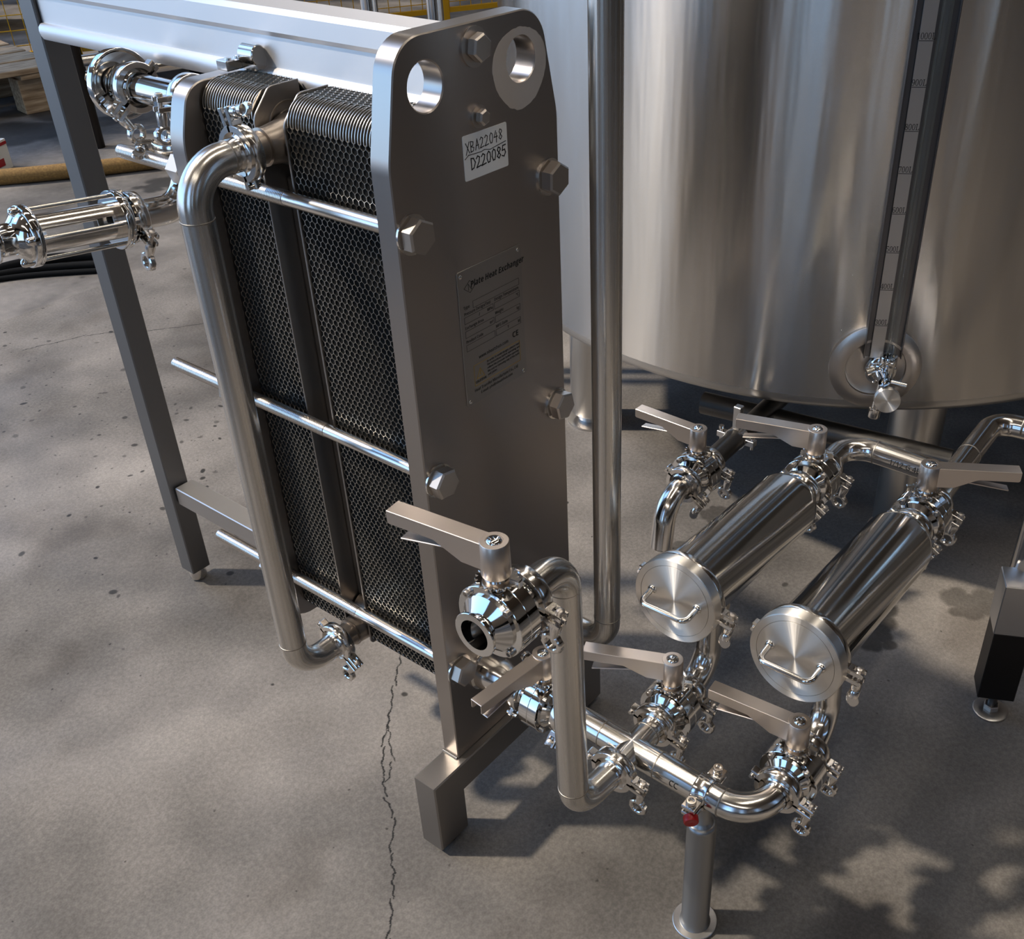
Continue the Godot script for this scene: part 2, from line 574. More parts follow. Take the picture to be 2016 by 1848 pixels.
# ------------------------------------------------------------------ lettering
func text(parent: Node, called: String, s: String, h: float, at: Vector3, m: Material, font := "Droid Sans", left := false, squeeze := 1.0, bold := false, slant := 0.0) -> MeshInstance3D:
	var f := SystemFont.new()
	f.font_names = PackedStringArray([font])
	if bold: f.font_weight = 700
	var tm := TextMesh.new()
	tm.text = s
	tm.font = f
	tm.font_size = 32
	tm.pixel_size = h / 23.0
	tm.depth = 0.0003
	tm.curve_step = 1.0
	tm.horizontal_alignment = HORIZONTAL_ALIGNMENT_LEFT if left else HORIZONTAL_ALIGNMENT_CENTER
	tm.material = m
	var o := inst(parent, called, tm)
	o.transform = Transform3D(Basis(V(squeeze, 0, 0), V(slant, 1, 0), V(0, 0, 1)), at)
	return o

const GLYPH := {
	"X": [[0, 1, 1, 0], [1, 1.05, 0, -0.1]], "B": [[0, 0, 0.05, 1, 0.75, 0.9, 0.65, 0.6, 0.1, 0.5, 0.9, 0.35, 0.7, 0.05, 0, 0]],
	"A": [[0, 0, 0.5, 1, 0.95, 0], [0.2, 0.38, 0.85, 0.42]], "2": [[0, 0.8, 0.35, 1, 0.8, 0.85, 0.6, 0.45, 0, 0, 1.05, 0.08]],
	"0": [[0.5, 1, 0.15, 0.8, 0.05, 0.4, 0.3, 0.03, 0.7, 0.05, 0.95, 0.45, 0.85, 0.85, 0.5, 1]], "4": [[0.5, 1, 0, 0.42, 1, 0.45], [0.7, 0.8, 0.6, -0.1]],
	"8": [[0.8, 0.9, 0.4, 1, 0.15, 0.75, 0.5, 0.5, 0.9, 0.25, 0.5, 0, 0.05, 0.2, 0.5, 0.5, 0.9, 0.75, 0.8, 0.9]],
	"D": [[0.05, 0, 0, 1, 0.6, 0.95, 1, 0.55, 0.6, 0.1, 0.05, 0]], "5": [[0.95, 1, 0.25, 0.97, 0.1, 0.55, 0.7, 0.6, 0.9, 0.3, 0.5, 0, 0, 0.1]]}

func ribbon(b: Mb, pts: Array, w: float) -> void:
	for i in pts.size() - 1:
		var a: Vector3 = pts[i]
		var c: Vector3 = pts[i + 1]
		var d := (c - a)
		if d.length() < 1e-6: continue
		b.at(frame(d, V(0, 0, 1).cross(d.normalized()), (a + c) / 2))
		b.box(Vector3.ZERO, V(d.length() + w, w, 0.0003), 0.0)
	b.at(Transform3D.IDENTITY)

func written(b: Mb, s: String, x0: float, y0: float, w: float, h: float, step: float, rise: float, th: float, z: float) -> void:
	for i in s.length():
		for L in GLYPH[s[i]]:
			var pts := []
			for k in range(0, L.size(), 2): pts.append(V(x0 + i * step + L[k] * w, y0 + i * rise + L[k + 1] * h, z))
			ribbon(b, pts, th)

# ------------------------------------------------------------------ heat exchanger
func hex(b: Mb, at: Vector3, dir: Vector3, r: float, h: float, chamfer := 0.002) -> void:
	var q := PackedVector2Array()
	for k in 6: q.append(Vector2(r * cos(TAU * (k + 0.3) / 6), r * sin(TAU * (k + 0.3) / 6)))
	var z := dir.normalized()
	var y := V(0, 1, 0) if absf(z.y) < 0.9 else V(1, 0, 0)
	var x := y.cross(z).normalized()
	b.at(Transform3D(Basis(x, z.cross(x), z), at))
	b.extrude(q, 0.0, h, chamfer, [], 0.9)
	b.at(Transform3D.IDENTITY)

func pack_plate(phase: float) -> ArrayMesh:
	# the rim of one pressed plate: corrugated on the straight runs, plain round the shoulders
	var path := []
	var add := func(p: Vector2, wavy: bool): path.append([p, wavy])
	var step := 0.0013
	var seg := func(a: Vector2, c: Vector2, wavy: bool):
		var m := maxi(2, int(a.distance_to(c) / step)) if wavy else 6
		for k in m: add.call(a.lerp(c, float(k) / m), wavy)
	seg.call(Vector2(0.0, 0.247), Vector2(-0.094, 0.247), true)
	seg.call(Vector2(-0.094, 0.247), Vector2(-0.104, 0.257), false)
	seg.call(Vector2(-0.104, 0.257), Vector2(-0.104, 1.034), true)
	for k in 12:
		var a := PI * 0.5 * k / 12
		add.call(Vector2(-0.074 - 0.030 * cos(a), 1.034 + 0.031 * sin(a)), false)
	seg.call(Vector2(-0.074, 1.065), Vector2(-0.030, 1.065), true)
	add.call(Vector2(-0.030, 1.065), false)
	var b := Mb.new()
	var L := 0.0
	var per := 0.0146
	var amp := 0.0022
	var rows := []
	for i in path.size():
		var p: Vector2 = path[i][0]
		if i > 0: L += p.distance_to(path[i - 1][0])
		var d: Vector2 = (path[mini(i + 1, path.size() - 1)][0] - path[maxi(i - 1, 0)][0]).normalized()
		var nin := Vector2(d.y, -d.x)  # towards the inside
		var w := 0.0
		if path[i][1]:
			var f := fposmod(L / per, 1.0)
			w = clampf((absf(f - 0.5) * 4.0 - 1.0) * 2.7, -1.0, 1.0) * amp * phase
		rows.append([p, nin, w, L])
	for i in rows.size() - 1:
		var A: Array = rows[i]
		var B: Array = rows[i + 1]
		var th := 0.00042
		var dz: float = B[2] - A[2]
		var dl: float = maxf(1e-5, B[3] - A[3])
		var dd: Vector2 = (B[0] - A[0]).normalized()
		var fn := V(-dd.x * dz, -dd.y * dz, dl).normalized()
		var ia: Vector2 = A[0] + A[1] * 0.006
		var ib: Vector2 = B[0] + B[1] * 0.006
		for s in [1.0, -1.0]:
			b.quad(b.p(V(A[0].x, A[0].y, A[2] + s * th), fn * s), b.p(V(B[0].x, B[0].y, B[2] + s * th), fn * s), b.p(V(ib.x, ib.y, B[2] + s * th), fn * s), b.p(V(ia.x, ia.y, A[2] + s * th), fn * s))
		var on := V(-A[1].x, -A[1].y, 0)
		var on2 := V(-B[1].x, -B[1].y, 0)
		b.quad(b.p(V(A[0].x, A[0].y, A[2] - th), on), b.p(V(B[0].x, B[0].y, B[2] - th), on2), b.p(V(B[0].x, B[0].y, B[2] + th), on2), b.p(V(A[0].x, A[0].y, A[2] + th), on))
	return b.mesh(M.pack)

func exchanger() -> void:
	var o := thing("plate_heat_exchanger", "tall stainless plate heat exchanger with honeycomb plate pack and white sticker", "heat exchanger")
	# front plate
	var outline := rounded([V(-0.139, 0.150, 0), V(0.139, 0.150, 0), V(0.139, 1.030, 0.09), V(0.1135, 1.150, 0.042), V(-0.1135, 1.150, 0.042), V(-0.139, 1.030, 0.09)], 0.03, 10)
	var fp := Mb.new()
	fp.extrude(outline, -0.029, 0.0, 0.0014, [V(-0.076, 1.099, 0.0255), V(0.076, 1.099, 0.0255)])
	part(o, "front_plate", fp, M.plate)
	# patch ground bright round the right hole
	var gp := []
	var rg := RandomNumberGenerator.new()
	rg.seed = 4
	for k in 72:
		var a := TAU * k / 72
		var low := clampf(-sin(a), 0.0, 1.0)
		gp.append(V(0.074 + (0.046 + 0.003 * low) * cos(a) * (1.0 + 0.02 * rg.randf()), 1.096 + (0.036 + 0.014 * low) * sin(a) * (1.0 + 0.035 * rg.randf()), 0))
	var gpm := Mb.new()
	gpm.extrude(rounded(gp, 0), 0.0, 0.00015, 0.0, [V(0.076, 1.099, 0.0256)])
	part(o, "ground_patch", gpm, M.ground, "patch ground bright around the right hole")
	# pressure plate behind the packs, notched round the beam
	var ol2 := rounded([V(-0.139, 0.225, 0.05), V(0.139, 0.225, 0.05), V(0.139, 1.000, 0.10), V(0.118, 1.064, 0.035), V(0.036, 1.064, 0.002), V(0.036, 1.044, 0.002), V(-0.036, 1.044, 0.002), V(-0.036, 1.064, 0.002), V(-0.118, 1.064, 0.035), V(-0.139, 1.000, 0.10)], 0.03, 8)
	var pp := Mb.new()
	pp.extrude(ol2, -0.386, -0.358, 0.0014)
	part(o, "pressure_plate", pp, M.plate, "dark brushed rear pressure plate")
	# plate packs
	var ma := pack_plate(1.0)
	var mb := pack_plate(-1.0)
	var n := 0
	for rng in [[-0.0325, 37], [-0.2615, 21]]:
		for k in rng[1]:
			var q := inst(o, "plate", ma if n % 2 == 0 else mb)
			q.position.z = rng[0] - 0.0046 * k
			n += 1
	for zz in [[-0.030, -0.2005], [-0.2575, -0.3575]]:
		var core := Mb.new()
		core.extrude(rounded([V(-0.1026, 0.2484, 0.008), V(0.1026, 0.2484, 0.008), V(0.1026, 1.0345, 0.022), V(0.0735, 1.0632, 0.012), V(0.034, 1.0632, 0), V(0.034, 1.044, 0), V(-0.034, 1.044, 0), V(-0.034, 1.0632, 0), V(-0.0735, 1.0632, 0.012), V(-0.1026, 1.0345, 0.022)], 0.01), zz[1], zz[0], 0.0)
		part(o, "gasket_core", core, M.rubber, "black gasket core")
	# intermediate connecting frame
	var fr := rounded([V(-0.1065, 0.245, 0.008), V(0.1065, 0.245, 0.008), V(0.1065, 1.037, 0.02), V(0.078, 1.067, 0.012), V(0.034, 1.067, 0), V(0.034, 1.046, 0), V(-0.034, 1.046, 0), V(-0.034, 1.067, 0), V(-0.078, 1.067, 0.012), V(-0.1065, 1.037, 0.02)], 0.01)
	for z in [-0.2045, -0.2575]:
		var s := Mb.new()
		s.extrude(fr, z, z + 0.003, 0.0006)
		part(o, "frame_sheet", s, M.sheet)
	var sp := Mb.new()
	sp.box(V(0, 0.63, -0.2305), V(0.150, 0.66, 0.049), 0.002)
	sp.box(V(-0.078, 0.63, -0.219), V(0.020, 0.64, 0.024), 0.004)
	part(o, "frame_spacer", sp, M.foot)
	for y in [1.011, 0.266]:
		var c := Mb.new()
		c.at(frame(V(-1, 0, 0), V(0, 1, 0), V(0, y, -0.229)))
		c.lathe([Vector2(0.0245, 0.02), Vector2(0.0245, 0.092), Vector2(0.022, 0.110), Vector2(0.0212, 0.1185), Vector2(0.0222, 0.1195), Vector2(0.0222, 0.1215), Vector2(0.0192, 0.1225), Vector2(0.0192, 0.140), Vector2(0.0252, 0.1445), Vector2(0.0252, 0.147), Vector2(0.017, 0.147)], 32)
		part(o, "side_port", c, M.port)
		var cb := Mb.new()
		cb.at(Transform3D(Basis.IDENTITY, V(-0.066, y - (0.004 if y > 0.5 else -0.004), -0.229)))
		cb.at(frame(V(0, 0, 1), V(0, 1, 0), V(-0.066, y - (0.006 if y > 0.5 else -0.006), -0.229)))
		cb.lathe([Vector2(0, -0.0225), Vector2(0.030, -0.0225), Vector2(0.030, 0.0225), Vector2(0, 0.0225)], 28)
		part(o, "corner_block", cb, M.port)
	for r in [[0.030, 0.0275], [0.019, 0.017]]:
		var gr := Mb.new()
		gr.at(frame(V(0, 0, 1), V(0, 1, 0), V(-0.058, 1.018, -0.2545)))
		gr.lathe([Vector2(r[0], 0.0), Vector2(r[0] - 0.0004, 0.0016), Vector2(r[1] + 0.0004, 0.0016), Vector2(r[1], 0.0)], 36)
		part(o, "port_ring", gr, M.port)
	# top beam: extruded section with a bottom lip
	var sec := []
	for q in [[-0.0225, 1.046], [0.0225, 1.046], [0.0270, 1.048], [0.0300, 1.0535], [0.0312, 1.060], [0.0300, 1.0655], [0.0265, 1.0695], [0.022, 1.071], [0.022, 1.106], [0.028, 1.114], [0.028, 1.134], [0.023, 1.140], [-0.023, 1.140], [-0.028, 1.134], [-0.028, 1.1135], [-0.0225, 1.107], [-0.0225, 1.071], [-0.0265, 1.0695], [-0.0300, 1.0655], [-0.0312, 1.060], [-0.0300, 1.0535], [-0.0270, 1.048]]:
		sec.append(V(q[0], q[1], 0))
	var bm := Mb.new()
	bm.extrude(rounded(sec, 0), -0.838, -0.028, 0.0)
	part(o, "top_beam", bm, M.brushed, "bright grooved guide beam along the top")
	# rear post with foot cup and lower tie bar
	var po := Mb.new()
	po.box(V(-0.008, 0.615, -0.860), V(0.041, 1.175, 0.040), 0.002)
	part(o, "rear_post", po, M.post)
	var fc := Mb.new()
	fc.at(frame(V(0, 1, 0), V(1, 0, 0), V(-0.008, 0, -0.860)))
	fc.lathe([Vector2(0, 0.0), Vector2(0.013, 0.0), Vector2(0.017, 0.006), Vector2(0.0175, 0.020), Vector2(0.016, 0.029), Vector2(0, 0.029)], 24)
	part(o, "foot_cup", fc, M.polish)
	var tb := Mb.new()
	tb.box(V(0, 0.2185, -0.4325), V(0.040, 0.038, 0.807), 0.0016)
	part(o, "lower_tie_bar", tb, M.brushed)
	# front foot: inverted U of rectangular tube
	var ft := Mb.new()
	ft.at(Transform3D(Basis.IDENTITY, V(0, 0, 0)))
	ft.extrude(rounded([V(-0.203, 0.012, 0), V(-0.144, 0.012, 0), V(-0.144, 0.096, 0), V(0.144, 0.096, 0), V(0.144, 0.012, 0), V(0.203, 0.012, 0), V(0.203, 0.150, 0), V(-0.203, 0.150, 0)], 0.002, 3), -0.030, 0.012, 0.002)
	part(o, "front_foot", ft, M.foot)
	for sx in [-1.0, 1.0]:
		var pad := Mb.new()
		pad.at(frame(V(0, 1, 0), V(1, 0, 0), V(sx * 0.17, 0, -0.009)))
		pad.lathe([Vector2(0, 0.0), Vector2(0.014, 0.0), Vector2(0.014, 0.010), Vector2(0.009, 0.014), Vector2(0, 0.014)], 20)
		part(o, "levelling_pad", pad, M.dark)
	var wl := Mb.new()
	for k in 14:
		wl.tube([V(-0.140, 0.151, -0.029 + 0.002 * k), V(-0.140, 0.1515, -0.027 + 0.002 * k)], 0.0022, 6)
	part(o, "weld_bead", wl, M.weld)
	# tie rods
	var rodp := [Vector2(0, -0.540), Vector2(0.0082, -0.540), Vector2(0.0092, -0.5385)]
	var z := -0.538
	while z < -0.204:
		rodp.append_array([Vector2(0.0095, z), Vector2(0.0095, z + 0.0010), Vector2(0.0085, z + 0.0014), Vector2(0.0085, z + 0.0024)])
		z += 0.0028
	rodp.append_array([Vector2(0.0090, -0.2025), Vector2(0.0090, 0.0), Vector2(0, 0)])
	var rm := Mb.new()
	rm.at(Transform3D(Basis(V(0, 0, 1), V(0, 1, 0), V(-1, 0, 0)), Vector3.ZERO))
	rm.lathe(rodp, 18)
	var rod_mesh := rm.mesh(M.rod)
	var hb := Mb.new()
	hb.at(Transform3D(Basis(V(0, 0, 1), V(0, 1, 0), V(-1, 0, 0)), Vector3.ZERO))
	hb.lathe([Vector2(0, 0), Vector2(0.0225, 0.0), Vector2(0.0225, 0.0025), Vector2(0, 0.0025)], 32)
	var washer := hb.mesh(M.polish)
	var hm := Mb.new()
	hex(hm, V(0, 0, 0.0025), V(0, 0, 1), 0.0205, 0.0165, 0.0022)
	var head := hm.mesh(M.cast)
	var nm := Mb.new()
	hex(nm, V(0, 0, -0.414), V(0, 0, 1), 0.0205, 0.0275, 0.002)
	var nut := nm.mesh(M.cast)
	for sx in [-1.0, 1.0]:
		for y in [0.955, 0.6376, 0.3176]:
			var q := inst(o, "tie_rod", rod_mesh)
			q.position = V(sx * 0.1184, y, 0)
			inst(q, "washer", washer)
			var hd := inst(q, "bolt_head", head)
			hd.rotation.z = y * 9.0 + sx
			var nt := inst(q, "nut", nut)
			nt.rotation.z = y * 5.0
	for e in [[1.125, 0.0150, 0.021, 0.012], [1.053, 0.0090, 0.0125, 0.009]]:
		var tb2 := Mb.new()
		tb2.at(Transform3D(Basis(V(0, 0, 1), V(0, 1, 0), V(-1, 0, 0)), V(0, e[0], 0)))
		tb2.lathe([Vector2(0, 0), Vector2(e[2], 0.0), Vector2(e[2], 0.0022), Vector2(0, 0.0022)], 28)
		hex(tb2, V(0, e[0], 0.0022), V(0, 0, 1), e[1], e[3], 0.0018)
		part(o, "bolt", tb2, M.cast)
	# hanger block and hook
	var hg := Mb.new()
	hg.box(V(-0.041, 1.0735, -0.3625), V(0.040, 0.012, 0.021), 0.0012)
	var hk := PackedVector2Array()
	for k in 17: hk.append(Vector2(-0.0320 + 0.0115 * cos(PI * (1.30 - 1.30 * k / 16.0)), 1.0845 + 0.0125 * sin(PI * (1.30 - 1.30 * k / 16.0))))
	hk.append(Vector2(-0.0205, 1.0675))
	hk.append(Vector2(-0.0385, 1.0675))
	hg.extrude(hk, -0.352, -0.324, 0.0012)
	part(o, "hanger", hg, M.polish)
	for k in 2:
		var hs := Mb.new()
		hs.at(frame(V(0, 1, 0), V(1, 0, 0), V(-0.050 + 0.013 * k, 1.0794, -0.3625)))
		hs.lathe([Vector2(0, 0), Vector2(0.0042, 0.0), Vector2(0.004, 0.0016), Vector2(0.0018, 0.002), Vector2(0, 0.001)], 16)
		part(o, "hanger_screw", hs, M.mirror)
	# front left port: domed reducer
	var dm := Mb.new()
	dm.at(Transform3D(Basis(V(0, 0, 1), V(0, 1, 0), V(-1, 0, 0)), V(-0.066, 0.278, 0)))
	dm.lathe([Vector2(0, 0.0), Vector2(0.0325, 0.0), Vector2(0.0327, 0.002), Vector2(0.0295, 0.004), Vector2(0.0298, 0.012), Vector2(0.0292, 0.022), Vector2(0.027, 0.032), Vector2(0.0235, 0.042), Vector2(0.0205, 0.050), Vector2(0.0192, 0.058), Vector2(0.0192, 0.065), Vector2(0.0252, 0.0695), Vector2(0.0252, 0.0725), Vector2(0.0172, 0.073)], 36)
	part(o, "domed_port", dm, M.polish, "domed polished outlet at the foot of the front plate")
	var pr := Mb.new()
	pr.at(Transform3D(Basis(V(0, 0, 1), V(0, 1, 0), V(-1, 0, 0)), V(0.07, 0.292, 0)))
	pr.lathe([Vector2(0, 0.0), Vector2(0.030, 0.0), Vector2(0.030, 0.002), Vector2(0.0192, 0.003), Vector2(0.0192, 0.022), Vector2(0.0252, 0.0265), Vector2(0.0252, 0.0295), Vector2(0.0172, 0.030)], 32)
	part(o, "front_port", pr, M.cast)
	# rear ports
	for sx in [-0.08, 0.08]:
		var rp := Mb.new()
		rp.at(frame(V(0, 0, -1), V(0, 1, 0), V(sx, 1.03, -0.386)))
		rp.lathe([Vector2(0.026, 0.0), Vector2(0.026, 0.002), Vector2(0.0192, 0.003), Vector2(0.0192, 0.018), Vector2(0.0252, 0.0225), Vector2(0.0252, 0.025), Vector2(0.0172, 0.025)], 32)
		part(o, "rear_port", rp, M.cast)
	# rating plate
	var np := Mb.new()
	np.at(Transform3D(Basis.IDENTITY, Vector3.ZERO))
	np.extrude(rounded([V(-0.0565, 0.712, 0.004), V(0.0585, 0.712, 0.004), V(0.0585, 0.8888, 0.004), V(-0.0565, 0.8888, 0.004)], 0.004), 0.0, 0.0012, 0.0003)
	var plate := part(o, "rating_plate", np, M.nameplate, "thin rating plate printed with small black lettering")
	for e in [[-0.0505, 0.8825], [0.0525, 0.8825], [-0.0505, 0.7175], [0.0525, 0.7175]]:
		var rv := Mb.new()
		rv.at(Transform3D(Basis(V(0, 0, 1), V(0, 1, 0), V(-1, 0, 0)), V(e[0], e[1], 0.001)))
		rv.lathe([Vector2(0.0028, 0), Vector2(0.0026, 0.0009), Vector2(0.0015, 0.0014), Vector2(0, 0.0015)], 14)
		part(plate, "rivet", rv, M.polish)
	var K = M.print
	var zt := 0.00125
	text(plate, "lettering", "Plate Heat Exchanger", 0.0074, V(0.014, 0.868, zt), K, "Droid Sans", false, 0.92, true, 0.18)
	var bx := Mb.new()
	for L in [[[-0.046, 0.866], [-0.036, 0.8735], [-0.026, 0.866], [-0.036, 0.8585], [-0.046, 0.866]], [[-0.0385, 0.862], [-0.0385, 0.870], [-0.0335, 0.862], [-0.0335, 0.870]]]:
		var pts := []
		for q in L: pts.append(V(q[0], q[1], zt))
		ribbon(bx, pts, 0.0005)
	var frames := [[-0.033, 0.838, 0.0515, 0.8465], [-0.0495, 0.822, 0.002, 0.8305], [0.0045, 0.822, 0.0515, 0.8305], [-0.0495, 0.804, 0.002, 0.8125], [0.0045, 0.804, 0.0515, 0.8125], [-0.0495, 0.786, 0.002, 0.7945], [0.0045, 0.786, 0.0515, 0.7945]]
	for f in frames:
		ribbon(bx, [V(f[0], f[1], zt), V(f[2], f[1], zt), V(f[2], f[3], zt), V(f[0], f[3], zt), V(f[0], f[1], zt)], 0.0003)
	part(plate, "printed_frames", bx, K)
	for e in [["Type", -0.0495, 0.8425], ["Pressure Design/Test", -0.0495, 0.8345], ["Design Temperature", 0.0045, 0.8345], ["Exchange Area", -0.0495, 0.8165], ["Weight", 0.0045, 0.8165], ["Product Code", -0.0495, 0.7985], ["MFG Date", 0.0045, 0.7985], ["MPa", -0.009, 0.826], ["/", -0.024, 0.826], ["°C", 0.045, 0.826], ["m²", -0.006, 0.808], ["kg", 0.045, 0.808], ["Y", 0.026, 0.790], ["M", 0.046, 0.790]]:
		text(plate, "lettering", e[0], 0.0036, V(e[1], e[2], zt), K, "Droid Sans", true)
	text(plate, "lettering", "C€".replace("€", "E"), 0.0075, V(0.040, 0.775, zt), K, "Droid Sans", false, 1.0, true)
	text(plate, "lettering", "www.nheatshun.com", 0.0042, V(-0.002, 0.771, zt), K)
	var gb := Mb.new()
	ribbon(gb, [V(-0.040, 0.735, zt), V(0.047, 0.735, zt), V(0.047, 0.763, zt), V(-0.040, 0.763, zt), V(-0.040, 0.735, zt)], 0.0007)
	ribbon(gb, [V(-0.036, 0.7435, zt), V(-0.022, 0.7435, zt), V(-0.029, 0.756, zt), V(-0.036, 0.7435, zt)], 0.0009)
	ribbon(gb, [V(-0.029, 0.7525, zt), V(-0.029, 0.7475, zt)], 0.0011)
	part(plate, "caution_frame", gb, M.gold, "gold caution frame with warning triangle")
	text(plate, "lettering", "CAUTION", 0.0032, V(-0.029, 0.7395, zt), K, "Droid Sans", false, 1.0, true)
	for k in 5:
		text(plate, "lettering", ["In order to avoid danger, please read", "the instructions before operating and", "relieve the pressure before opening", "the unit or removing any of the bolts", "and plates"][k], 0.0027, V(-0.016, 0.7595 - 0.0046 * k, zt), K, "Droid Sans", true)
	text(plate, "lettering", "Heat Transfer Manufacture Co., Ltd", 0.0038, V(0.000, 0.729, zt), K)
	text(plate, "lettering", "E-mail: phe@nheatshun.com", 0.0034, V(0.000, 0.7225, zt), K)
	# sticker
	var st := Mb.new()
	st.extrude(rounded([V(-0.0285, 0.9876, 0.002), V(0.0450, 0.9876, 0.002), V(0.0450, 1.0372, 0.002), V(-0.0285, 1.0372, 0.002)], 0.002), 0.0, 0.0006, 0.0)
	var sk := part(o, "sticker", st, M.white, "white paper sticker with black handwriting")
	var hw := Mb.new()
	written(hw, "XBA22048", -0.0245, 1.0175, 0.0058, 0.0115, 0.0079, 0.0004, 0.0009, 0.0007)
	written(hw, "D220085", -0.0175, 0.9985, 0.0068, 0.0125, 0.0087, 0.0003, 0.0013, 0.0007)
	ribbon(hw, [V(-0.027, 1.012, 0.0007), V(-0.021, 1.0155, 0.0007), V(-0.012, 1.0150, 0.0007), V(0.0, 1.0145, 0.0007), V(0.006, 1.0155, 0.0007), V(0.015, 1.0135, 0.0007), V(0.028, 1.0150, 0.0007), V(0.042, 1.0165, 0.0007)], 0.0007)
	part(sk, "handwriting", hw, M.ink)

# ------------------------------------------------------------------ pipework
func pipework() -> void:
	make_valve()
	var X := V(1, 0, 0)
	var Y := V(0, 1, 0)
	var Z := V(0, 0, 1)
	# side pipe joining the two middle ports
	pipe("connecting_pipe", "long brushed U-shaped pipe down the left side of the heat exchanger", [V(-0.150, 1.011, -0.229), V(-0.2235, 1.011, -0.229), V(-0.2235, 0.266, -0.229), V(-0.150, 0.266, -0.229)], 0.048, [true, true], "tube", PIPE, [[V(-0.170, 1.011, -0.229), X], [V(-0.2235, 0.955, -0.229), Y], [V(-0.2235, 0.322, -0.229), Y]])
	clamp_ring("clamp with upright ears at the top of the long side pipe", V(-0.1485, 1.011, -0.229), X, V(0, 1, -0.25), 0.0, "oval")
	clamp_ring("clamp at the lower end of the long side pipe", V(-0.1485, 0.266, -0.229), X, V(0, -0.6, 0.8))
	# rear outlet: tee, cap and sight glass
	var tee := thing("tee_pipe", "short polished tee pipe on the back of the heat exchanger", "pipe")
	var b := Mb.new()
	b.tube([V(-0.08, 1.03, -0.413), V(-0.08, 1.03, -0.528)], PIPE, 32, false)
	b.tube([V(-0.08, 1.03, -0.465), V(-0.08, 0.968, -0.465)], PIPE, 32, false)
	part(tee, "tube", b, M.mirror)
	for e in [[V(-0.08, 1.03, -0.4115), Z], [V(-0.08, 1.03, -0.530), -Z], [V(-0.08, 0.966, -0.465), -Y]]:
		var f := Mb.new()
		ferrule(f, e[0], e[1])
		part(tee, "ferrule", f, M.mirror)
	var cap := thing("ferrule_adapter", "round flared end cap behind the rear tee pipe", "fitting", frame(-Z, Y, V(-0.08, 1.03, -0.531)))
	b = Mb.new()
	b.lathe([Vector2(0, 0), Vector2(0.0252, 0), Vector2(0.0252, 0.003), Vector2(0.0225, 0.007), Vector2(0.0225, 0.024), Vector2(0.026, 0.030), Vector2(0.040, 0.032), Vector2(0.0425, 0.0285), Vector2(0.0448, 0.0285), Vector2(0.0455, 0.0295), Vector2(0.0455, 0.039), Vector2(0.0445, 0.040), Vector2(0.0, 0.040)], 40)
	part(cap, "body", b, M.mirror)
	clamp_ring("clamp joining the rear tee pipe to the flared end cap", V(-0.08, 1.03, -0.5305), Z, V(-1, -0.7, 0))
	clamp_ring("clamp joining the rear tee pipe to the back plate", V(-0.08, 1.03, -0.4115), Z, V(-1, 0.1, 0))
	clamp_ring("clamp on the downward branch of the rear tee pipe", V(-0.08, 0.966, -0.465), Y, V(-0.75, 0, -0.65), 0.0, "oval")
	pipe("elbow_pipe", "polished elbow leading from the rear tee to the sight glass", [V(-0.08, 0.965, -0.465), V(-0.08, 0.887, -0.459), V(-0.1665, 0.894, -0.465)], 0.042, [true, true], "mirror")
	clamp_ring("clamp between the rear elbow and the sight glass", V(-0.1675, 0.894, -0.465), V(-1, 0.10, -0.07)*-1.0, V(0, -0.45, 0.9))
	sight_glass()
	# bottom left port, valve and main line
	clamp_ring("clamp between the domed port and the first valve", V(-0.066, 0.278, 0.0735), Z, V(0.8, 0.75, 0), 0.0, "oval")
	valve("butterfly valve at the foot of the front plate with lever pointing left", V(-0.066, 0.278, 0.112), Z, V(-0.99, 0, -0.10))
	clamp_ring("clamp half hidden behind the upright riser pipe", V(-0.066, 0.278, 0.1505), Z, V(-0.8, -0.75, 0))
	var cr := thing("cross_pipe", "polished four-way cross pipe near the floor", "pipe")
	b = Mb.new()
	var cc := V(-0.0665, 0.278, 0.262)
	b.tube(bend([V(-0.064, 0.278, 0.152), V(-0.071, 0.278, 0.450), V(-0.0105, 0.278, 0.451)], 0.0535 - 0.003), PIPE, 36, false)
	b.tube([cc - X * 0.040, cc + X * 0.054], PIPE, 36, false)
	part(cr, "tube", b, M.run)
	for e in [[V(-0.066, 0.278, 0.1515), -Z], [V(-0.0115, 0.278, 0.451), X], [cc - X * 0.0415, -X], [cc + X * 0.0545, X]]:
		var f := Mb.new()
		ferrule(f, e[0], e[1])
		part(cr, "ferrule", f, M.polish)
	for e in [[V(-0.0655, 0.278, 0.215), Z], [V(-0.0675, 0.278, 0.306), Z], [V(-0.070, 0.278, 0.404), Z], [cc - X * 0.030, X], [cc + X * 0.034, X]]:
		var c := Mb.new()
		c.at(frame(e[1], V(0.1, 0.9, 0.3), e[0]))
		c.lathe([Vector2(0.0185, -0.0014), Vector2(0.0194, -0.0008), Vector2(0.0196, 0.0), Vector2(0.0194, 0.0008), Vector2(0.0185, 0.0014)], 36)
		part(cr, "weld_bead", c, M.weld)
	pipe_text(cr, "CC", 0.0085, V(-0.0685, 0.278, 0.340), Z, 12.0)
	# riser to the open valve
	pipe("riser_pipe", "upright brushed riser pipe in front of the heat exchanger", [V(-0.1090, 0.278, 0.262), V(-0.187, 0.278, 0.256), V(-0.187, 0.668, 0.250), V(-0.249, 0.668, 0.250)], 0.036, [true, true], "tube", PIPE, [[V(-0.187, 0.316, 0.2555), Y], [V(-0.187, 0.634, 0.25), Y]])
	clamp_ring("clamp at the foot of the upright riser pipe", V(-0.1085, 0.278, 0.262), X, V(0, -0.15, 1))
	clamp_ring("clamp behind the open-ended valve on top of the riser", V(-0.2505, 0.668, 0.250), X, V(0, -0.25, 1))
	valve("open-ended butterfly valve on top of the riser pipe", V(-0.2895, 0.668, 0.250), X, V(-0.12, 0, -1))
	# lines to the two filters
	clamp_ring("clamp between the cross pipe and the middle valve", V(-0.0113, 0.278, 0.262), X, V(0, -0.2, 1))
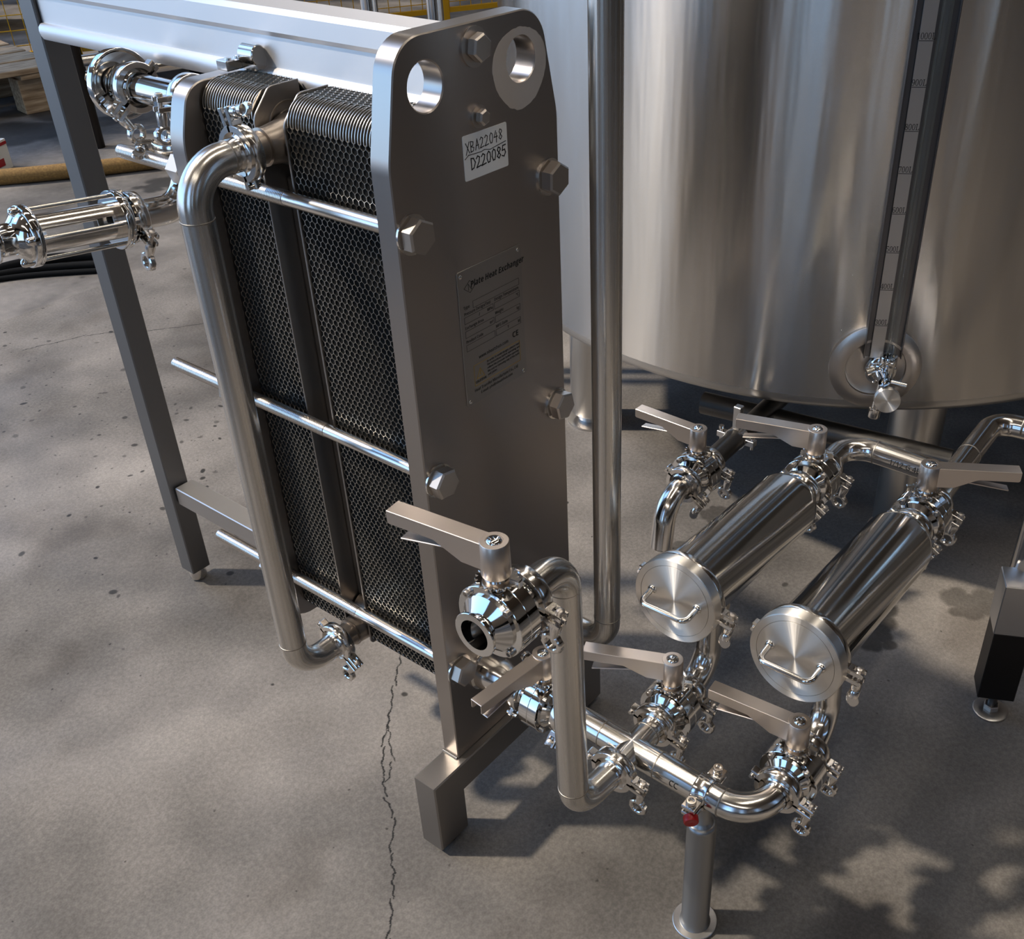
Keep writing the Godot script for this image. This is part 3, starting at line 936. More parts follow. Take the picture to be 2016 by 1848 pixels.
	valve("butterfly valve between the cross pipe and the left filter", V(0.0275, 0.278, 0.262), X, V(-0.40, 0, -0.92))
	clamp_ring("clamp behind the middle valve under the left filter", V(0.0665, 0.278, 0.262), X, V(0, -0.2, 1))
	pipe("elbow_pipe", "curved elbow rising into the left filter", [V(0.068, 0.278, 0.262), V(0.126, 0.278, 0.262), V(0.126, 0.400, 0.262)], 0.050, [true, true], "polish", PIPE, [[V(0.078, 0.278, 0.262), X]])
	clamp_ring("clamp between the cross pipe elbow and the front right valve", V(-0.0108, 0.278, 0.451), X, V(0, -0.2, 1))
	valve("butterfly valve at the bottom right with lever pointing left", V(0.028, 0.278, 0.451), X, V(-0.08, 0, -1))
	clamp_ring("clamp behind the bottom right valve under the right filter", V(0.067, 0.278, 0.451), X, V(0, -0.2, 1))
	pipe("elbow_pipe", "curved elbow rising into the right filter", [V(0.0685, 0.278, 0.451), V(0.126, 0.278, 0.449), V(0.126, 0.400, 0.440)], 0.050, [true, true], "polish", PIPE, [[V(0.078, 0.278, 0.451), X]])
	filter_housing("left", V(0.022, 0.476, 0.263), V(0.376, 0.450, 0.263))
	filter_housing("right", V(0.016, 0.478, 0.438), V(0.381, 0.450, 0.437))
	# filter outlets
	clamp_ring("clamp at the far end of the left filter", V(0.3770, 0.450, 0.263), X, V(0, -0.5, 0.86))
	valve("butterfly valve at the far end of the left filter", V(0.4155, 0.450, 0.263), X, V(-0.28, 0, -0.96))
	clamp_ring("clamp beyond the far valve of the left filter", V(0.4545, 0.450, 0.263), X, V(0, -0.25, 0.97))
	clamp_ring("clamp at the far end of the right filter", V(0.3820, 0.450, 0.437), X, V(0, -0.5, 0.86))
	valve("butterfly valve at the far end of the right filter with lever pointing right", V(0.4205, 0.450, 0.437), X, V(0.50, 0, 0.86))
	clamp_ring("clamp beyond the far valve of the right filter", V(0.4595, 0.450, 0.437), X, V(0, -0.25, 0.97))
	pipe("outlet_pipe", "curved outlet pipe running from the left filter towards the right one", [V(0.456, 0.450, 0.263), V(0.548, 0.450, 0.263), V(0.548, 0.450, 0.425)], 0.048, [true, false], "polish", PIPE, [[V(0.548, 0.450, 0.312), Z]])
	pipe("outlet_pipe", "long outlet pipe bending to the right under the tank", [V(0.461, 0.450, 0.437), V(0.752, 0.450, 0.432), V(0.800, 0.462, 0.90)], 0.038, [true, false], "polish", PIPE, [[V(0.625, 0.450, 0.4345), X], [V(0.753, 0.459, 0.480), Z]])
	pipe_text(get_node("outlet_pipe"), "1/12 G 4L", 0.0085, V(0.548, 0.450, 0.366), Z, 8.0)
	# tall pipe from the right front port
	pipe("upright_pipe", "tall upright pipe between the heat exchanger and the tank", [V(0.07, 0.292, 0.031), V(0.07, 0.292, 0.122), V(0.07, 2.4, 0.122)], 0.042, [true, false], "tube", PIPE, [[V(0.07, 0.345, 0.122), Y]])
	clamp_ring("clamp at the foot of the tall upright pipe", V(0.07, 0.292, 0.0305), Z, V(1, 0.1, 0))
	# drain valve with spout
	valve("butterfly valve with down-turned spout under the tank", V(0.441, 0.362, 0.043), X, V(0.02, 0, -1))
	clamp_ring("clamp between the drain valve and its curved spout", V(0.4025, 0.362, 0.043), X, V(0, -0.5, 0.86), 0.0, "oval")
	clamp_ring("clamp between the drain valve and the dark tank outlet", V(0.4795, 0.362, 0.043), X, V(0, -0.2, 1))
	var spout := pipe("spout_pipe", "curved drain spout turned down to the floor", [V(0.401, 0.362, 0.043), V(0.345, 0.362, 0.045), V(0.325, 0.280, 0.050)], 0.050, [true, false], "polish")
	var ins := Mb.new()
	ins.tube([V(0.3252, 0.2812, 0.05), V(0.3249, 0.2796, 0.05)], 0.0172, 24)
	part(spout, "bore", ins, M.rubber)
	pipe("tank_outlet", "dark pipe running from the drain valve under the tank", [V(0.481, 0.362, 0.043), V(0.95, 0.352, 0.02), V(1.15, 0.352, -0.08)], 0.05, [true, false], "dark")
	var hb := thing("pipe_bracket", "small bolted bracket holding the dark outlet pipe", "bracket", Transform3D(Basis.IDENTITY, V(0.588, 0.3595, 0.038)))
	b = Mb.new()
	b.lathe([Vector2(0.0195, -0.008), Vector2(0.0215, -0.008), Vector2(0.0215, 0.008), Vector2(0.0195, 0.008)], 30)
	part(hb, "band", b, M.polish)
	for s in [-1.0, 1.0]:
		b = Mb.new()
		b.box(V(0, 0, s * 0.029), V(0.014, 0.012, 0.018), 0.001)
		b.at(frame(Y, X, V(0, 0, s * 0.032)))
		b.lathe([Vector2(0, -0.014), Vector2(0.0028, -0.014), Vector2(0.0028, 0.010), Vector2(0.005, 0.010), Vector2(0.005, 0.015), Vector2(0, 0.015)], 12)
		part(hb, "lug", b, M.polish)
	b = Mb.new()
	b.box(V(0.0, 0.043, 0), V(0.014, 0.046, 0.014), 0.001)
	part(hb, "hanger_bar", b, M.satin)
	support_stand()

func pipe_text(parent: Node, s: String, h: float, at: Vector3, dir: Vector3, tilt: float) -> void:
	# lettering inked on the pipe, facing the camera side
	var n := V(-cos(deg_to_rad(tilt)), sin(deg_to_rad(tilt)), 0)
	var o := text(parent, "lettering", s, h, Vector3.ZERO, M.print)
	o.transform = Transform3D(Basis(dir, n.cross(dir), n), at + n * (PIPE + 0.0001))

func sight_glass() -> void:
	var o := thing("sight_glass", "slotted steel sight glass pointing left behind the heat exchanger", "sight glass", frame(V(-1, 0.10, -0.07), V(0, 1, 0), V(-0.167, 0.894, -0.465)))
	var b := Mb.new()
	b.lathe([Vector2(0.0172, 0.0000), Vector2(0.0252, 0.0000), Vector2(0.0252, 0.0028), Vector2(0.0205, 0.0060), Vector2(0.0195, 0.0140), Vector2(0.0280, 0.0145), Vector2(0.0368, 0.0155), Vector2(0.0375, 0.0165), Vector2(0.0375, 0.0265), Vector2(0.0368, 0.0275), Vector2(0.0172, 0.0275), Vector2(0.0172, 0.0000)], 40)
	part(o, "flange", b, M.mirror)
	b = Mb.new()
	b.lathe([Vector2(0.0172, 0.1310), Vector2(0.0368, 0.1310), Vector2(0.0375, 0.1320), Vector2(0.0375, 0.1410), Vector2(0.0368, 0.1420), Vector2(0.0310, 0.1422), Vector2(0.0300, 0.1460), Vector2(0.0215, 0.1530), Vector2(0.0195, 0.1550), Vector2(0.0195, 0.1710), Vector2(0.0205, 0.1730), Vector2(0.0252, 0.1765), Vector2(0.0252, 0.1790), Vector2(0.0172, 0.1790), Vector2(0.0172, 0.1310)], 40)
	part(o, "flange", b, M.mirror)
	b = Mb.new()
	b.lathe([Vector2(0.0200, 0.0275), Vector2(0.0200, 0.1310)], 32)
	part(o, "glass_tube", b, M.glass)
	for k in 4:
		b = Mb.new()
		var a := 90.0 * k + 30.0
		b.lathe([Vector2(0.0222, 0.0360), Vector2(0.0240, 0.0360), Vector2(0.0240, 0.1230), Vector2(0.0222, 0.1230), Vector2(0.0222, 0.0360)], 8, a, a + 58.0)
		part(o, "guard_strip", b, M.polish)
	for h in [[0.0275, 0.037], [0.122, 0.131]]:
		b = Mb.new()
		b.lathe([Vector2(0.0222, h[0]), Vector2(0.0240, h[0]), Vector2(0.0240, h[1]), Vector2(0.0222, h[1]), Vector2(0.0222, h[0])], 36)
		part(o, "guard_ring", b, M.polish)
	for k in 4:
		b = Mb.new()
		var a := deg_to_rad(90.0 * k + 95.0)
		b.at(Transform3D(Basis.IDENTITY, V(0, 0.0310 * cos(a), 0.0310 * sin(a))))
		b.lathe([Vector2(0.0000, 0.0090), Vector2(0.0050, 0.0090), Vector2(0.0055, 0.0095), Vector2(0.0055, 0.0155), Vector2(0.0030, 0.0155), Vector2(0.0030, 0.1420), Vector2(0.0055, 0.1420), Vector2(0.0055, 0.1470), Vector2(0.0040, 0.1500), Vector2(0.0000, 0.1515)], 12)
		part(o, "tie_bolt", b, M.polish)

func filter_housing(side: String, a: Vector3, c: Vector3) -> void:
	var d := (c - a)
	var L := d.length()
	var o := thing("filter_housing", "shiny cylindrical filter housing with round end cap, the %s one of the pair" % side, "filter", frame(d, V(0, 1, 0), a), "filter housings beside the tank")
	var b := Mb.new()
	b.lathe([Vector2(0.046, 0.0176), Vector2(0.0588, 0.0177), Vector2(0.0588, 0.021), Vector2(0.0520, 0.026), Vector2(0.0500, 0.029), Vector2(0.0500, L - 0.052), Vector2(0.0490, L - 0.044), Vector2(0.0455, L - 0.036), Vector2(0.0390, L - 0.029), Vector2(0.0290, L - 0.0235), Vector2(0.0215, L - 0.0215), Vector2(0.0195, L - 0.018), Vector2(0.0195, L - 0.008), Vector2(0.0205, L - 0.0055), Vector2(0.0252, L - 0.0026), Vector2(0.0252, L), Vector2(0.0172, L)], 64)
	part(o, "housing", b, M.filter)
	b = Mb.new()
	b.lathe([Vector2(0, 0.0), Vector2(0.0508, 0.0), Vector2(0.0509, 0.0012), Vector2(0.0515, 0.0012), Vector2(0.0516, 0.0), Vector2(0.0595, 0.0), Vector2(0.0606, 0.0011), Vector2(0.0606, 0.0165), Vector2(0.0598, 0.0173), Vector2(0, 0.0173)], 72)
	part(o, "end_cap", b, M.cap, "turned round end cap with a fine circular grain")
	b = Mb.new()
	b.tube(bend([V(0.001, 0.004, -0.034), V(-0.028, -0.001, -0.034), V(-0.028, -0.001, 0.034), V(0.001, 0.004, 0.034)], 0.010, 8), 0.0039, 14)
	for s in [-1.0, 1.0]:
		b.at(Transform3D(Basis.IDENTITY, V(0, 0.004, s * 0.034)))
		b.lathe([Vector2(0.0065, 0.0), Vector2(0.0060, -0.002), Vector2(0.0040, -0.0035)], 14)
		b.at(Transform3D.IDENTITY)
	part(o, "handle", b, M.polish)
	b = Mb.new()
	var px := (0.126 - a.x) / cos(atan2(d.y, d.x))
	b.at(frame(V(0, -1, 0), V(1, 0, 0), V(px, 0, 0)))
	b.lathe([Vector2(0.0195, 0.040), Vector2(0.0195, 0.066), Vector2(0.0252, 0.0705), Vector2(0.0252, 0.073), Vector2(0.017, 0.073)], 32)
	part(o, "inlet_stub", b, M.polish)
	clamp_ring("wide polished clamp band around the end cap of the %s filter" % side, a + d.normalized() * 0.0225, d, V(0, -0.15, 1) if side == "left" else V(0, -0.05, 1), 0.0605, "oval")

func support_stand() -> void:
	var o := thing("pipe_stand", "short grey pipe stand on a round foot at the bottom", "pipe stand", Transform3D(Basis.IDENTITY, V(-0.0695, 0, 0.376)))
	var up := frame(V(0, 1, 0), V(1, 0, 0), Vector3.ZERO)
	var b := Mb.new()
	b.at(up)
	b.lathe([Vector2(0, 0.0), Vector2(0.0315, 0.0), Vector2(0.0318, 0.0008), Vector2(0.0318, 0.004), Vector2(0.031, 0.0048), Vector2(0, 0.0048)], 40)
	part(o, "base_disc", b, M.satin)
	b = Mb.new()
	b.at(up)
	b.lathe([Vector2(0.0222, 0.0048), Vector2(0.0215, 0.008), Vector2(0.0198, 0.010), Vector2(0.0198, 0.213), Vector2(0.0190, 0.217), Vector2(0.0165, 0.2195), Vector2(0.011, 0.2205)], 40)
	part(o, "pole", b, M.stand)
	b = Mb.new()
	b.at(up)
	b.lathe([Vector2(0.0150, 0.2195), Vector2(0.0130, 0.223), Vector2(0.0112, 0.225), Vector2(0.0112, 0.258)], 28)
	part(o, "neck", b, M.stand)
	var cl := Node3D.new()
	for h in 2:
		b = Mb.new()
		b.at(Transform3D(Basis(V(0, 0, 1), V(0, 1, 0), V(-1, 0, 0)) * Basis(V(1, 0, 0), PI * h), V(0, 0.278, 0)))
		b.lathe([Vector2(0.0195, -0.0105), Vector2(0.0222, -0.0105), Vector2(0.0228, -0.0095), Vector2(0.0222, -0.0085), Vector2(0.0222, 0.0085), Vector2(0.0228, 0.0095), Vector2(0.0222, 0.0105), Vector2(0.0195, 0.0105)], 20, -84.0, 84.0)
		b.at(Transform3D.IDENTITY)
		for s in [-1.0, 1.0]:
			b.box(V(s * 0.0315, 0.278 + (0.0055 if h == 0 else -0.0055), 0), V(0.019, 0.006, 0.020), 0.001)
		part(o, "clamp_half", b, M.polish)
	cl.free()
	for s in [-1.0, 1.0]:
		b = Mb.new()
		b.at(frame(V(0, 1, 0), V(1, 0, 0), V(s * 0.0325, 0.278, 0)))
		b.lathe([Vector2(0, -0.018), Vector2(0.003, -0.018), Vector2(0.003, 0.0085), Vector2(0.0065, 0.0087), Vector2(0.0068, 0.0095), Vector2(0.0068, 0.0150), Vector2(0.0062, 0.0160), Vector2(0.0042, 0.0160), Vector2(0.0036, 0.0125), Vector2(0, 0.0125)], 20)
		part(o, "screw", b, M.polish)
	b = Mb.new()
	b.at(frame(V(-0.75, -0.15, 0.62), V(0, 1, 0), V(-0.0375, 0.2690, 0.0030)))
	b.lathe([Vector2(0, 0.0), Vector2(0.0098, 0.0), Vector2(0.0098, 0.0075), Vector2(0.0088, 0.0088), Vector2(0.003, 0.0090), Vector2(0, 0.0080)], 20)
	part(o, "plastic_plug", b, M.red, "small red plastic plug")

# ------------------------------------------------------------------ tank
const TANK := Vector3(1.382, 0, -0.172)
func tank() -> void:
	var o := thing("brewing_tank", "large stainless steel tank with level gauge, standing on round legs", "tank", Transform3D(Basis.IDENTITY, TANK))
	var up := frame(V(0, 1, 0), V(1, 0, 0), Vector3.ZERO)
	var b := Mb.new()
	b.at(up)
	b.lathe([Vector2(0, 0.392), Vector2(0.55, 0.396), Vector2(0.70, 0.3995), Vector2(0.735, 0.4015), Vector2(0.748, 0.406), Vector2(0.7545, 0.416), Vector2(0.756, 0.428)], 128)
	part(o, "bottom", b, M.tankband)
	b = Mb.new()
	b.at(up)
	b.lathe([Vector2(0.7557, 0.427), Vector2(0.7565, 0.4285), Vector2(0.7565, 2.30), Vector2(0.74, 2.33), Vector2(0, 2.45)], 160)
	part(o, "shell", b, M.tank)
	for k in 4:
		var a := deg_to_rad(45 + 90 * k)
		var p := V(0.575 * cos(a), 0, 0.575 * sin(a))
		b = Mb.new()
		b.at(frame(V(0, 1, 0), V(1, 0, 0), p))
		b.lathe([Vector2(0, 0), Vector2(0.035, 0), Vector2(0.035, 0.025), Vector2(0.050, 0.030), Vector2(0.0535, 0.034), Vector2(0.0535, 0.40)], 40)
		part(o, "leg", b, M.tankleg)
		b = Mb.new()
		b.at(frame(V(0, 1, 0), V(1, 0, 0), p))
		b.lathe([Vector2(0, 0), Vector2(0.062, 0), Vector2(0.062, 0.006), Vector2(0.036, 0.010), Vector2(0, 0.010)], 36)
		part(o, "foot_pad", b, M.satin)
	b = Mb.new()
	b.tube([V(0.700 - TANK.x, 0.335, -0.10 - TANK.z), V(0.775 - TANK.x, 0.335, 0.37 - TANK.z)], 0.022, 24)
	part(o, "brace_pipe", b, M.dark)
	# level gauge
	var N := V(-0.851, 0, 0.526)
	var g := Node3D.new()
	g.name = "level_gauge"
	o.add_child(g)
	var tx := V(0.526, 0, 0.851)
	g.transform = Transform3D(Basis(tx, V(0, 1, 0), N), N * 0.7565)
	b = Mb.new()
	b.box(V(0, 1.32, 0.003), V(0.064, 1.60, 0.010), 0.001)
	b.box(V(-0.031, 1.32, 0.008), V(0.002, 1.60, 0.014), 0.0004)
	b.box(V(0.031, 1.32, 0.008), V(0.002, 1.60, 0.014), 0.0004)
	part(g, "backing_channel", b, M.gauge)
	b = Mb.new()
	b.box(V(-0.0105, 1.33, 0.0115), V(0.0215, 1.62, 0.0025), 0.0004)
	part(g, "scale_strip", b, M.satin)
	b = Mb.new()
	b.at(frame(V(0, 1, 0), V(1, 0, 0), V(0.0115, 0, 0.018)))
	b.lathe([Vector2(0.0082, 0.53), Vector2(0.0082, 2.1)], 24)
	part(g, "glass_tube", b, M.glass)
	for k in 12:
		var L: int = 300 + 100 * k
		var y := 0.581 + 0.0648 * k
		var m := Mb.new()
		m.box(V(-0.0105, y, 0.0129), V(0.0205, 0.0008, 0.0003), 0.0)
		part(g, "scale_mark", m, M.print)
		text(g, "lettering", "%dL" % L, 0.0088, V(-0.0108, y + 0.0062, 0.0129), M.print, "Droid Serif", false, 0.78)
	# welded ring and dished recess round the gauge outlet
	b = Mb.new()
	b.at(frame(V(0, 0, 1), V(0, 1, 0), V(-0.008, 0.497, -0.0045)))
	b.lathe([Vector2(0.079, 0.0), Vector2(0.079, 0.0075), Vector2(0.0783, 0.0082), Vector2(0.0530, 0.0132), Vector2(0.0522, 0.0128), Vector2(0.0512, 0.0085), Vector2(0.046, 0.0060), Vector2(0.03, 0.0053), Vector2(0, 0.0051)], 56)
	part(g, "dished_ring", b, M.cast)
	# sampling valve under the gauge
	var w := thing("gauge_valve", "small polished drain valve with round knob below the tank's level gauge", "valve", Transform3D(Basis(tx, V(0, 1, 0), N), TANK + N * 0.7565 + V(0, 0.497, 0)))
	b = Mb.new()
	b.at(frame(V(0, 0, 1), V(0, 1, 0), V(0.0, 0.0, 0)))
	b.lathe([Vector2(0.010, 0.0), Vector2(0.010, 0.008), Vector2(0.0255, 0.009), Vector2(0.0265, 0.010), Vector2(0.0265, 0.017), Vector2(0.0255, 0.018), Vector2(0.012, 0.0185), Vector2(0.012, 0.040), Vector2(0.010, 0.050), Vector2(0.0095, 0.058)], 32)
	b.at(frame(V(0, 1, 0), V(1, 0, 0), V(0.0085, 0, 0.024)))
	b.lathe([Vector2(0, -0.012), Vector2(0.0105, -0.010), Vector2(0.0125, 0.0), Vector2(0.0128, 0.016), Vector2(0.0145, 0.0165), Vector2(0.0150, 0.0175), Vector2(0.0150, 0.032), Vector2(0.0142, 0.0335), Vector2(0.0090, 0.0335), Vector2(0.0085, 0.026)], 28)
	part(w, "body", b, M.mirror)
	b = Mb.new()
	b.at(frame(V(-0.08, 0.12, 1.0), V(0, 1, 0), V(0.010, -0.034, 0.054)))
	b.lathe([Vector2(0.008, -0.022), Vector2(0.008, -0.004), Vector2(0.021, -0.0035), Vector2(0.0222, -0.002), Vector2(0.0222, 0.008), Vector2(0.0214, 0.0090), Vector2(0, 0.0090)], 36)
	part(w, "knob", b, M.cap)
	b = Mb.new()
	b.tube([V(0.004, -0.004, 0.034), V(-0.004, -0.066, 0.040)], 0.0085, 20)
	b.at(frame(V(-0.12, -0.99, 0.1), V(1, 0, 0), V(-0.004, -0.060, 0.040)))
	b.lathe([Vector2(0.0085, 0.0), Vector2(0.0105, 0.001), Vector2(0.0105, 0.016), Vector2(0.009, 0.018), Vector2(0.006, 0.018), Vector2(0.005, 0.010), Vector2(0, 0.010)], 24)
	part(w, "spout", b, M.polish)
	b = Mb.new()
	b.tube([V(0.016, -0.012, 0.034), V(0.042, -0.016, 0.038)], 0.0055, 16)
	part(w, "lever_pin", b, M.polish)
	b = Mb.new()
	b.at(frame(V(-0.9, -0.3, 0.2), V(0, 1, 0), V(-0.012, 0.004, 0.020)))
	b.lathe([Vector2(0.003, 0), Vector2(0.008, 0.0), Vector2(0.008, 0.014), Vector2(0, 0.0145)], 18)
	part(w, "side_lug", b, M.polish)

# ------------------------------------------------------------------ surroundings
func frame_leg() -> void:
	var o := thing("equipment_leg", "dark square leg with levelling foot at the right edge", "leg", Transform3D(Basis(V(0, 1, 0), 0.45), V(0.578, 0, 0.575)))
	var up := frame(V(0, 1, 0), V(1, 0, 0), Vector3.ZERO)
	var b := Mb.new()
	b.at(up)
	b.lathe([Vector2(0, 0), Vector2(0.0290, 0), Vector2(0.0295, 0.001), Vector2(0.0295, 0.004), Vector2(0.027, 0.0055), Vector2(0, 0.0065)], 36)
	part(o, "foot_disc", b, M.satin)
	b = Mb.new()
	b.at(up)
	b.lathe([Vector2(0.0075, 0.006), Vector2(0.0075, 0.06)], 20)
	part(o, "foot_screw", b, M.dark)
	b = Mb.new()
	hex(b, V(0, 0.0065, 0), V(0, 1, 0), 0.0135, 0.011, 0.0015)
	part(o, "nut", b, M.cast)
	b = Mb.new()
	b.box(V(0.012, 0.113, 0), V(0.052, 0.146, 0.060), 0.0015)
	part(o, "square_tube", b, M.darkpaint)
	b = Mb.new()
	b.box(V(0.012, 0.236, 0), V(0.055, 0.100, 0.064), 0.0015)
	part(o, "steel_sleeve", b, M.satin)
	b = Mb.new()
	b.at(frame(V(0, 1, 0), V(1, 0, 0), V(0.052, 0.215, 0.012)))
	b.lathe([Vector2(0, 0), Vector2(0.027, 0.0), Vector2(0.027, 1.2), Vector2(0, 1.2)], 32)
	part(o, "round_post", b, M.polish)

func background() -> void:
	# floor hose, cables, box
	var b := Mb.new()
	var pts := []
	for k in 30:
		var t := k / 29.0
		pts.append(V(0.70 + 1.55 * t, 0.032, -4.02 + 1.18 * t + 0.05 * sin(t * 5.0)))
	b.tube(pts, 0.032, 14)
	tag(part(self, "floor_hose", b, M.hose), "thick tan fabric hose lying across the floor at left", "hose")
	for c in [[0.0, 0.016, "thick black cable lying on the floor, farthest of the three"], [0.09, 0.011, "black cable lying on the floor, between the two others"], [0.15, 0.009, "thin black cable lying on the floor, nearest of the three"]]:
		b = Mb.new()
		pts = []
		for k in 24:
			var t := k / 23.0
			pts.append(V(0.15 + 0.74 * t - c[0] * 0.3, c[1], -2.86 + 0.30 * t * t + c[0] * (0.8 - 0.3 * t) + 0.05 * sin(t * 6.0 + c[0] * 9.0)))
		b.tube(pts, c[1], 10)
		tag(part(self, "cable", b, M.rubber), c[2], "cable", "black floor cables")
	var bx := thing("cardboard_box", "small open white and red box on the floor at the left edge", "box", Transform3D(Basis(V(0, 1, 0), 0.5), V(1.10, 0, -3.92)))
	b = Mb.new()
	b.box(V(0, 0.06, 0.10), V(0.22, 0.12, 0.004), 0.0)
	b.box(V(0, 0.06, -0.10), V(0.22, 0.12, 0.004), 0.0)
	b.box(V(0.108, 0.06, 0), V(0.004, 0.12, 0.2), 0.0)
	b.box(V(-0.108, 0.06, 0), V(0.004, 0.12, 0.2), 0.0)
	b.box(V(0, 0.003, 0), V(0.22, 0.004, 0.2), 0.0)
	part(bx, "walls", b, M.white)
	b = Mb.new()
	b.box(V(0, 0.105, 0.1025), V(0.22, 0.012, 0.002), 0.0)
	b.box(V(0.02, 0.035, 0.1025), V(0.09, 0.030, 0.002), 0.0)
	part(bx, "red_print", b, M.red)
	b = Mb.new()
	b.box(V(0, 0.03, 0), V(0.2, 0.05, 0.18), 0.0)
	part(bx, "contents", b, M.brown)
	# pallet at far left
	var pl := thing("wooden_pallet", "pale wooden pallet on the floor far at the left", "pallet", Transform3D(Basis(V(0, 1, 0), -0.15), V(1.28, 0, -5.23)))
	for k in 5:
		b = Mb.new()
		b.box(V(0, 0.205, -0.46 + 0.23 * k), V(1.5, 0.028, 0.19), 0.003)
		part(pl, "deck_board", b, M.wood)
	for x in [-0.6, 0.0, 0.6]:
		b = Mb.new()
		b.box(V(x, 0.178, 0), V(0.11, 0.024, 1.1), 0.003)
		part(pl, "stringer_board", b, M.wood)
		for z in [-0.45, 0.0, 0.45]:
			b = Mb.new()
			b.box(V(x, 0.083, z), V(0.13, 0.166, 0.13), 0.003)
			part(pl, "block", b, M.wood)
	# white plastic vessel on a dark stand
	var dr := thing("plastic_vessel", "white plastic vessel on a black stand behind the rear post", "vessel", Transform3D(Basis.IDENTITY, V(2.48, 0, -4.80)))
	b = Mb.new()
	b.at(frame(V(0, 1, 0), V(1, 0, 0), Vector3.ZERO))
	b.lathe([Vector2(0, 0.25), Vector2(0.36, 0.25), Vector2(0.43, 0.265), Vector2(0.455, 0.30), Vector2(0.46, 0.36), Vector2(0.46, 1.3), Vector2(0.40, 1.38), Vector2(0, 1.42)], 56)
	part(dr, "barrel", b, M.plastic)
	b = Mb.new()
	b.tube(bend([V(-0.42, 0.72, 0.17), V(-0.56, 0.72, 0.20), V(-0.56, 0.45, 0.20), V(-0.42, 0.45, 0.17)], 0.05), 0.022, 10)
	part(dr, "handle", b, M.white)
	for e in [[-0.25, -0.25], [0.25, -0.25], [-0.25, 0.25], [0.25, 0.25]]:
		b = Mb.new()
		b.box(V(e[0], 0.125, e[1]), V(0.12, 0.25, 0.12), 0.004)
		part(dr, "stand_leg", b, M.rubber)
	# small steel stool leg frame behind the post
	var st := thing("steel_trestle", "dark round legged steel trestle behind the rear post", "trestle", Transform3D(Basis.IDENTITY, V(1.62, 0, -3.83)))
	for e in [[0, 0], [0.9, 0.25], [0.05, -0.35], [0.95, -0.1]]:
		b = Mb.new()
		b.tube([V(e[0], 0, e[1]), V(e[0], 0.72, e[1])], 0.028, 16)
		part(st, "leg", b, M.darkpaint)
	for e in [[0, 0, 0.9, 0.25], [0.05, -0.35, 0.95, -0.1]]:
		b = Mb.new()
		b.tube([V(e[0], 0.30, e[1]), V(e[2], 0.30, e[3])], 0.026, 14)
		part(st, "crossbar", b, M.polish)
	# mesh fence with yellow posts
	var fe := thing("mesh_fence", "wire mesh safety fence with yellow posts at the back", "fence", frame(V(0.90, 0, 0.43), V(0, 1, 0), V(2.2, 0, -5.7)))
	var at := [-1.2, 0.4, 1.36, 2.72, 4.1]
	for k in 5:
		b = Mb.new()
		b.box(V(at[k], 0.75, 0), V(0.045, 1.5, 0.045), 0.003)
		part(fe, "post", b, M.yellow)
		if k < 4:
			b = Mb.new()
			var w: float = at[k + 1] - at[k] - 0.05
			var mid: float = (at[k + 1] + at[k]) / 2
			for y in [0.07, 1.42]: b.box(V(mid, y, 0), V(w, 0.03, 0.03), 0.0)
			for i in int(w / 0.078) + 1: b.box(V(at[k] + 0.03 + 0.078 * i, 0.745, 0), V(0.0045, 1.35, 0.0045), 0.0)
			for i in 16: b.box(V(mid, 0.12 + 0.082 * i, 0.004), V(w, 0.0045, 0.0045), 0.0)
			part(fe, "mesh_panel", b, M.yellow).set_meta("kind", "stuff")
	# pale machine cabinets behind the fence
	for e in [[5.6, -6.2, 1.0, 1.15, 0.7, "grey machine cabinet behind the mesh fence, near the tank", "cab1"], [4.5, -7.4, 0.9, 0.9, 0.6, "dark blue machine cabinet behind the mesh fence", "cab2"], [2.2, -7.3, 1.4, 0.75, 0.7, "low white machine cabinet behind the fence at far left", "cab3"]]:
		var m := thing("machine_cabinet", e[5], "cabinet", Transform3D(Basis(V(0, 1, 0), -0.45), V(e[0], 0, e[1])))
		b = Mb.new()
		b.box(V(0, 0.08 + e[3] / 2, 0), V(e[2], e[3], e[4]), 0.012)
		part(m, "body", b, M[e[6]])
		b = Mb.new()
		b.box(V(-e[2] * 0.24, 0.08 + e[3] / 2, e[4] / 2 + 0.008), V(e[2] * 0.44, e[3] * 0.86, 0.016), 0.004)
		b.box(V(e[2] * 0.24, 0.08 + e[3] / 2, e[4] / 2 + 0.008), V(e[2] * 0.44, e[3] * 0.86, 0.016), 0.004)
		part(m, "door", b, M[e[6]])
		b = Mb.new()
		b.box(V(0, 0.04, 0), V(e[2] * 0.9, 0.08, e[4] * 0.9), 0.004)
		part(m, "plinth", b, M.rubber)
	# two upright polished pipes beside the tank
	for e in [[0.86, -1.10, "slim polished upright pipe left of the tank, the left one"], [0.985, -1.02, "slim polished upright pipe left of the tank, the right one"]]:
		b = Mb.new()
		b.tube([V(e[0], 0, e[1]), V(e[0], 2.4, e[1])], 0.019, 24)
		b.at(frame(V(0, 1, 0), V(1, 0, 0), V(e[0], 0, e[1])))
		b.lathe([Vector2(0.045, 0), Vector2(0.045, 0.005), Vector2(0.019, 0.007)], 24)
		tag(part(self, "upright_tube", b, M.mirror), e[2], "pipe", "upright pipes beside the tank")

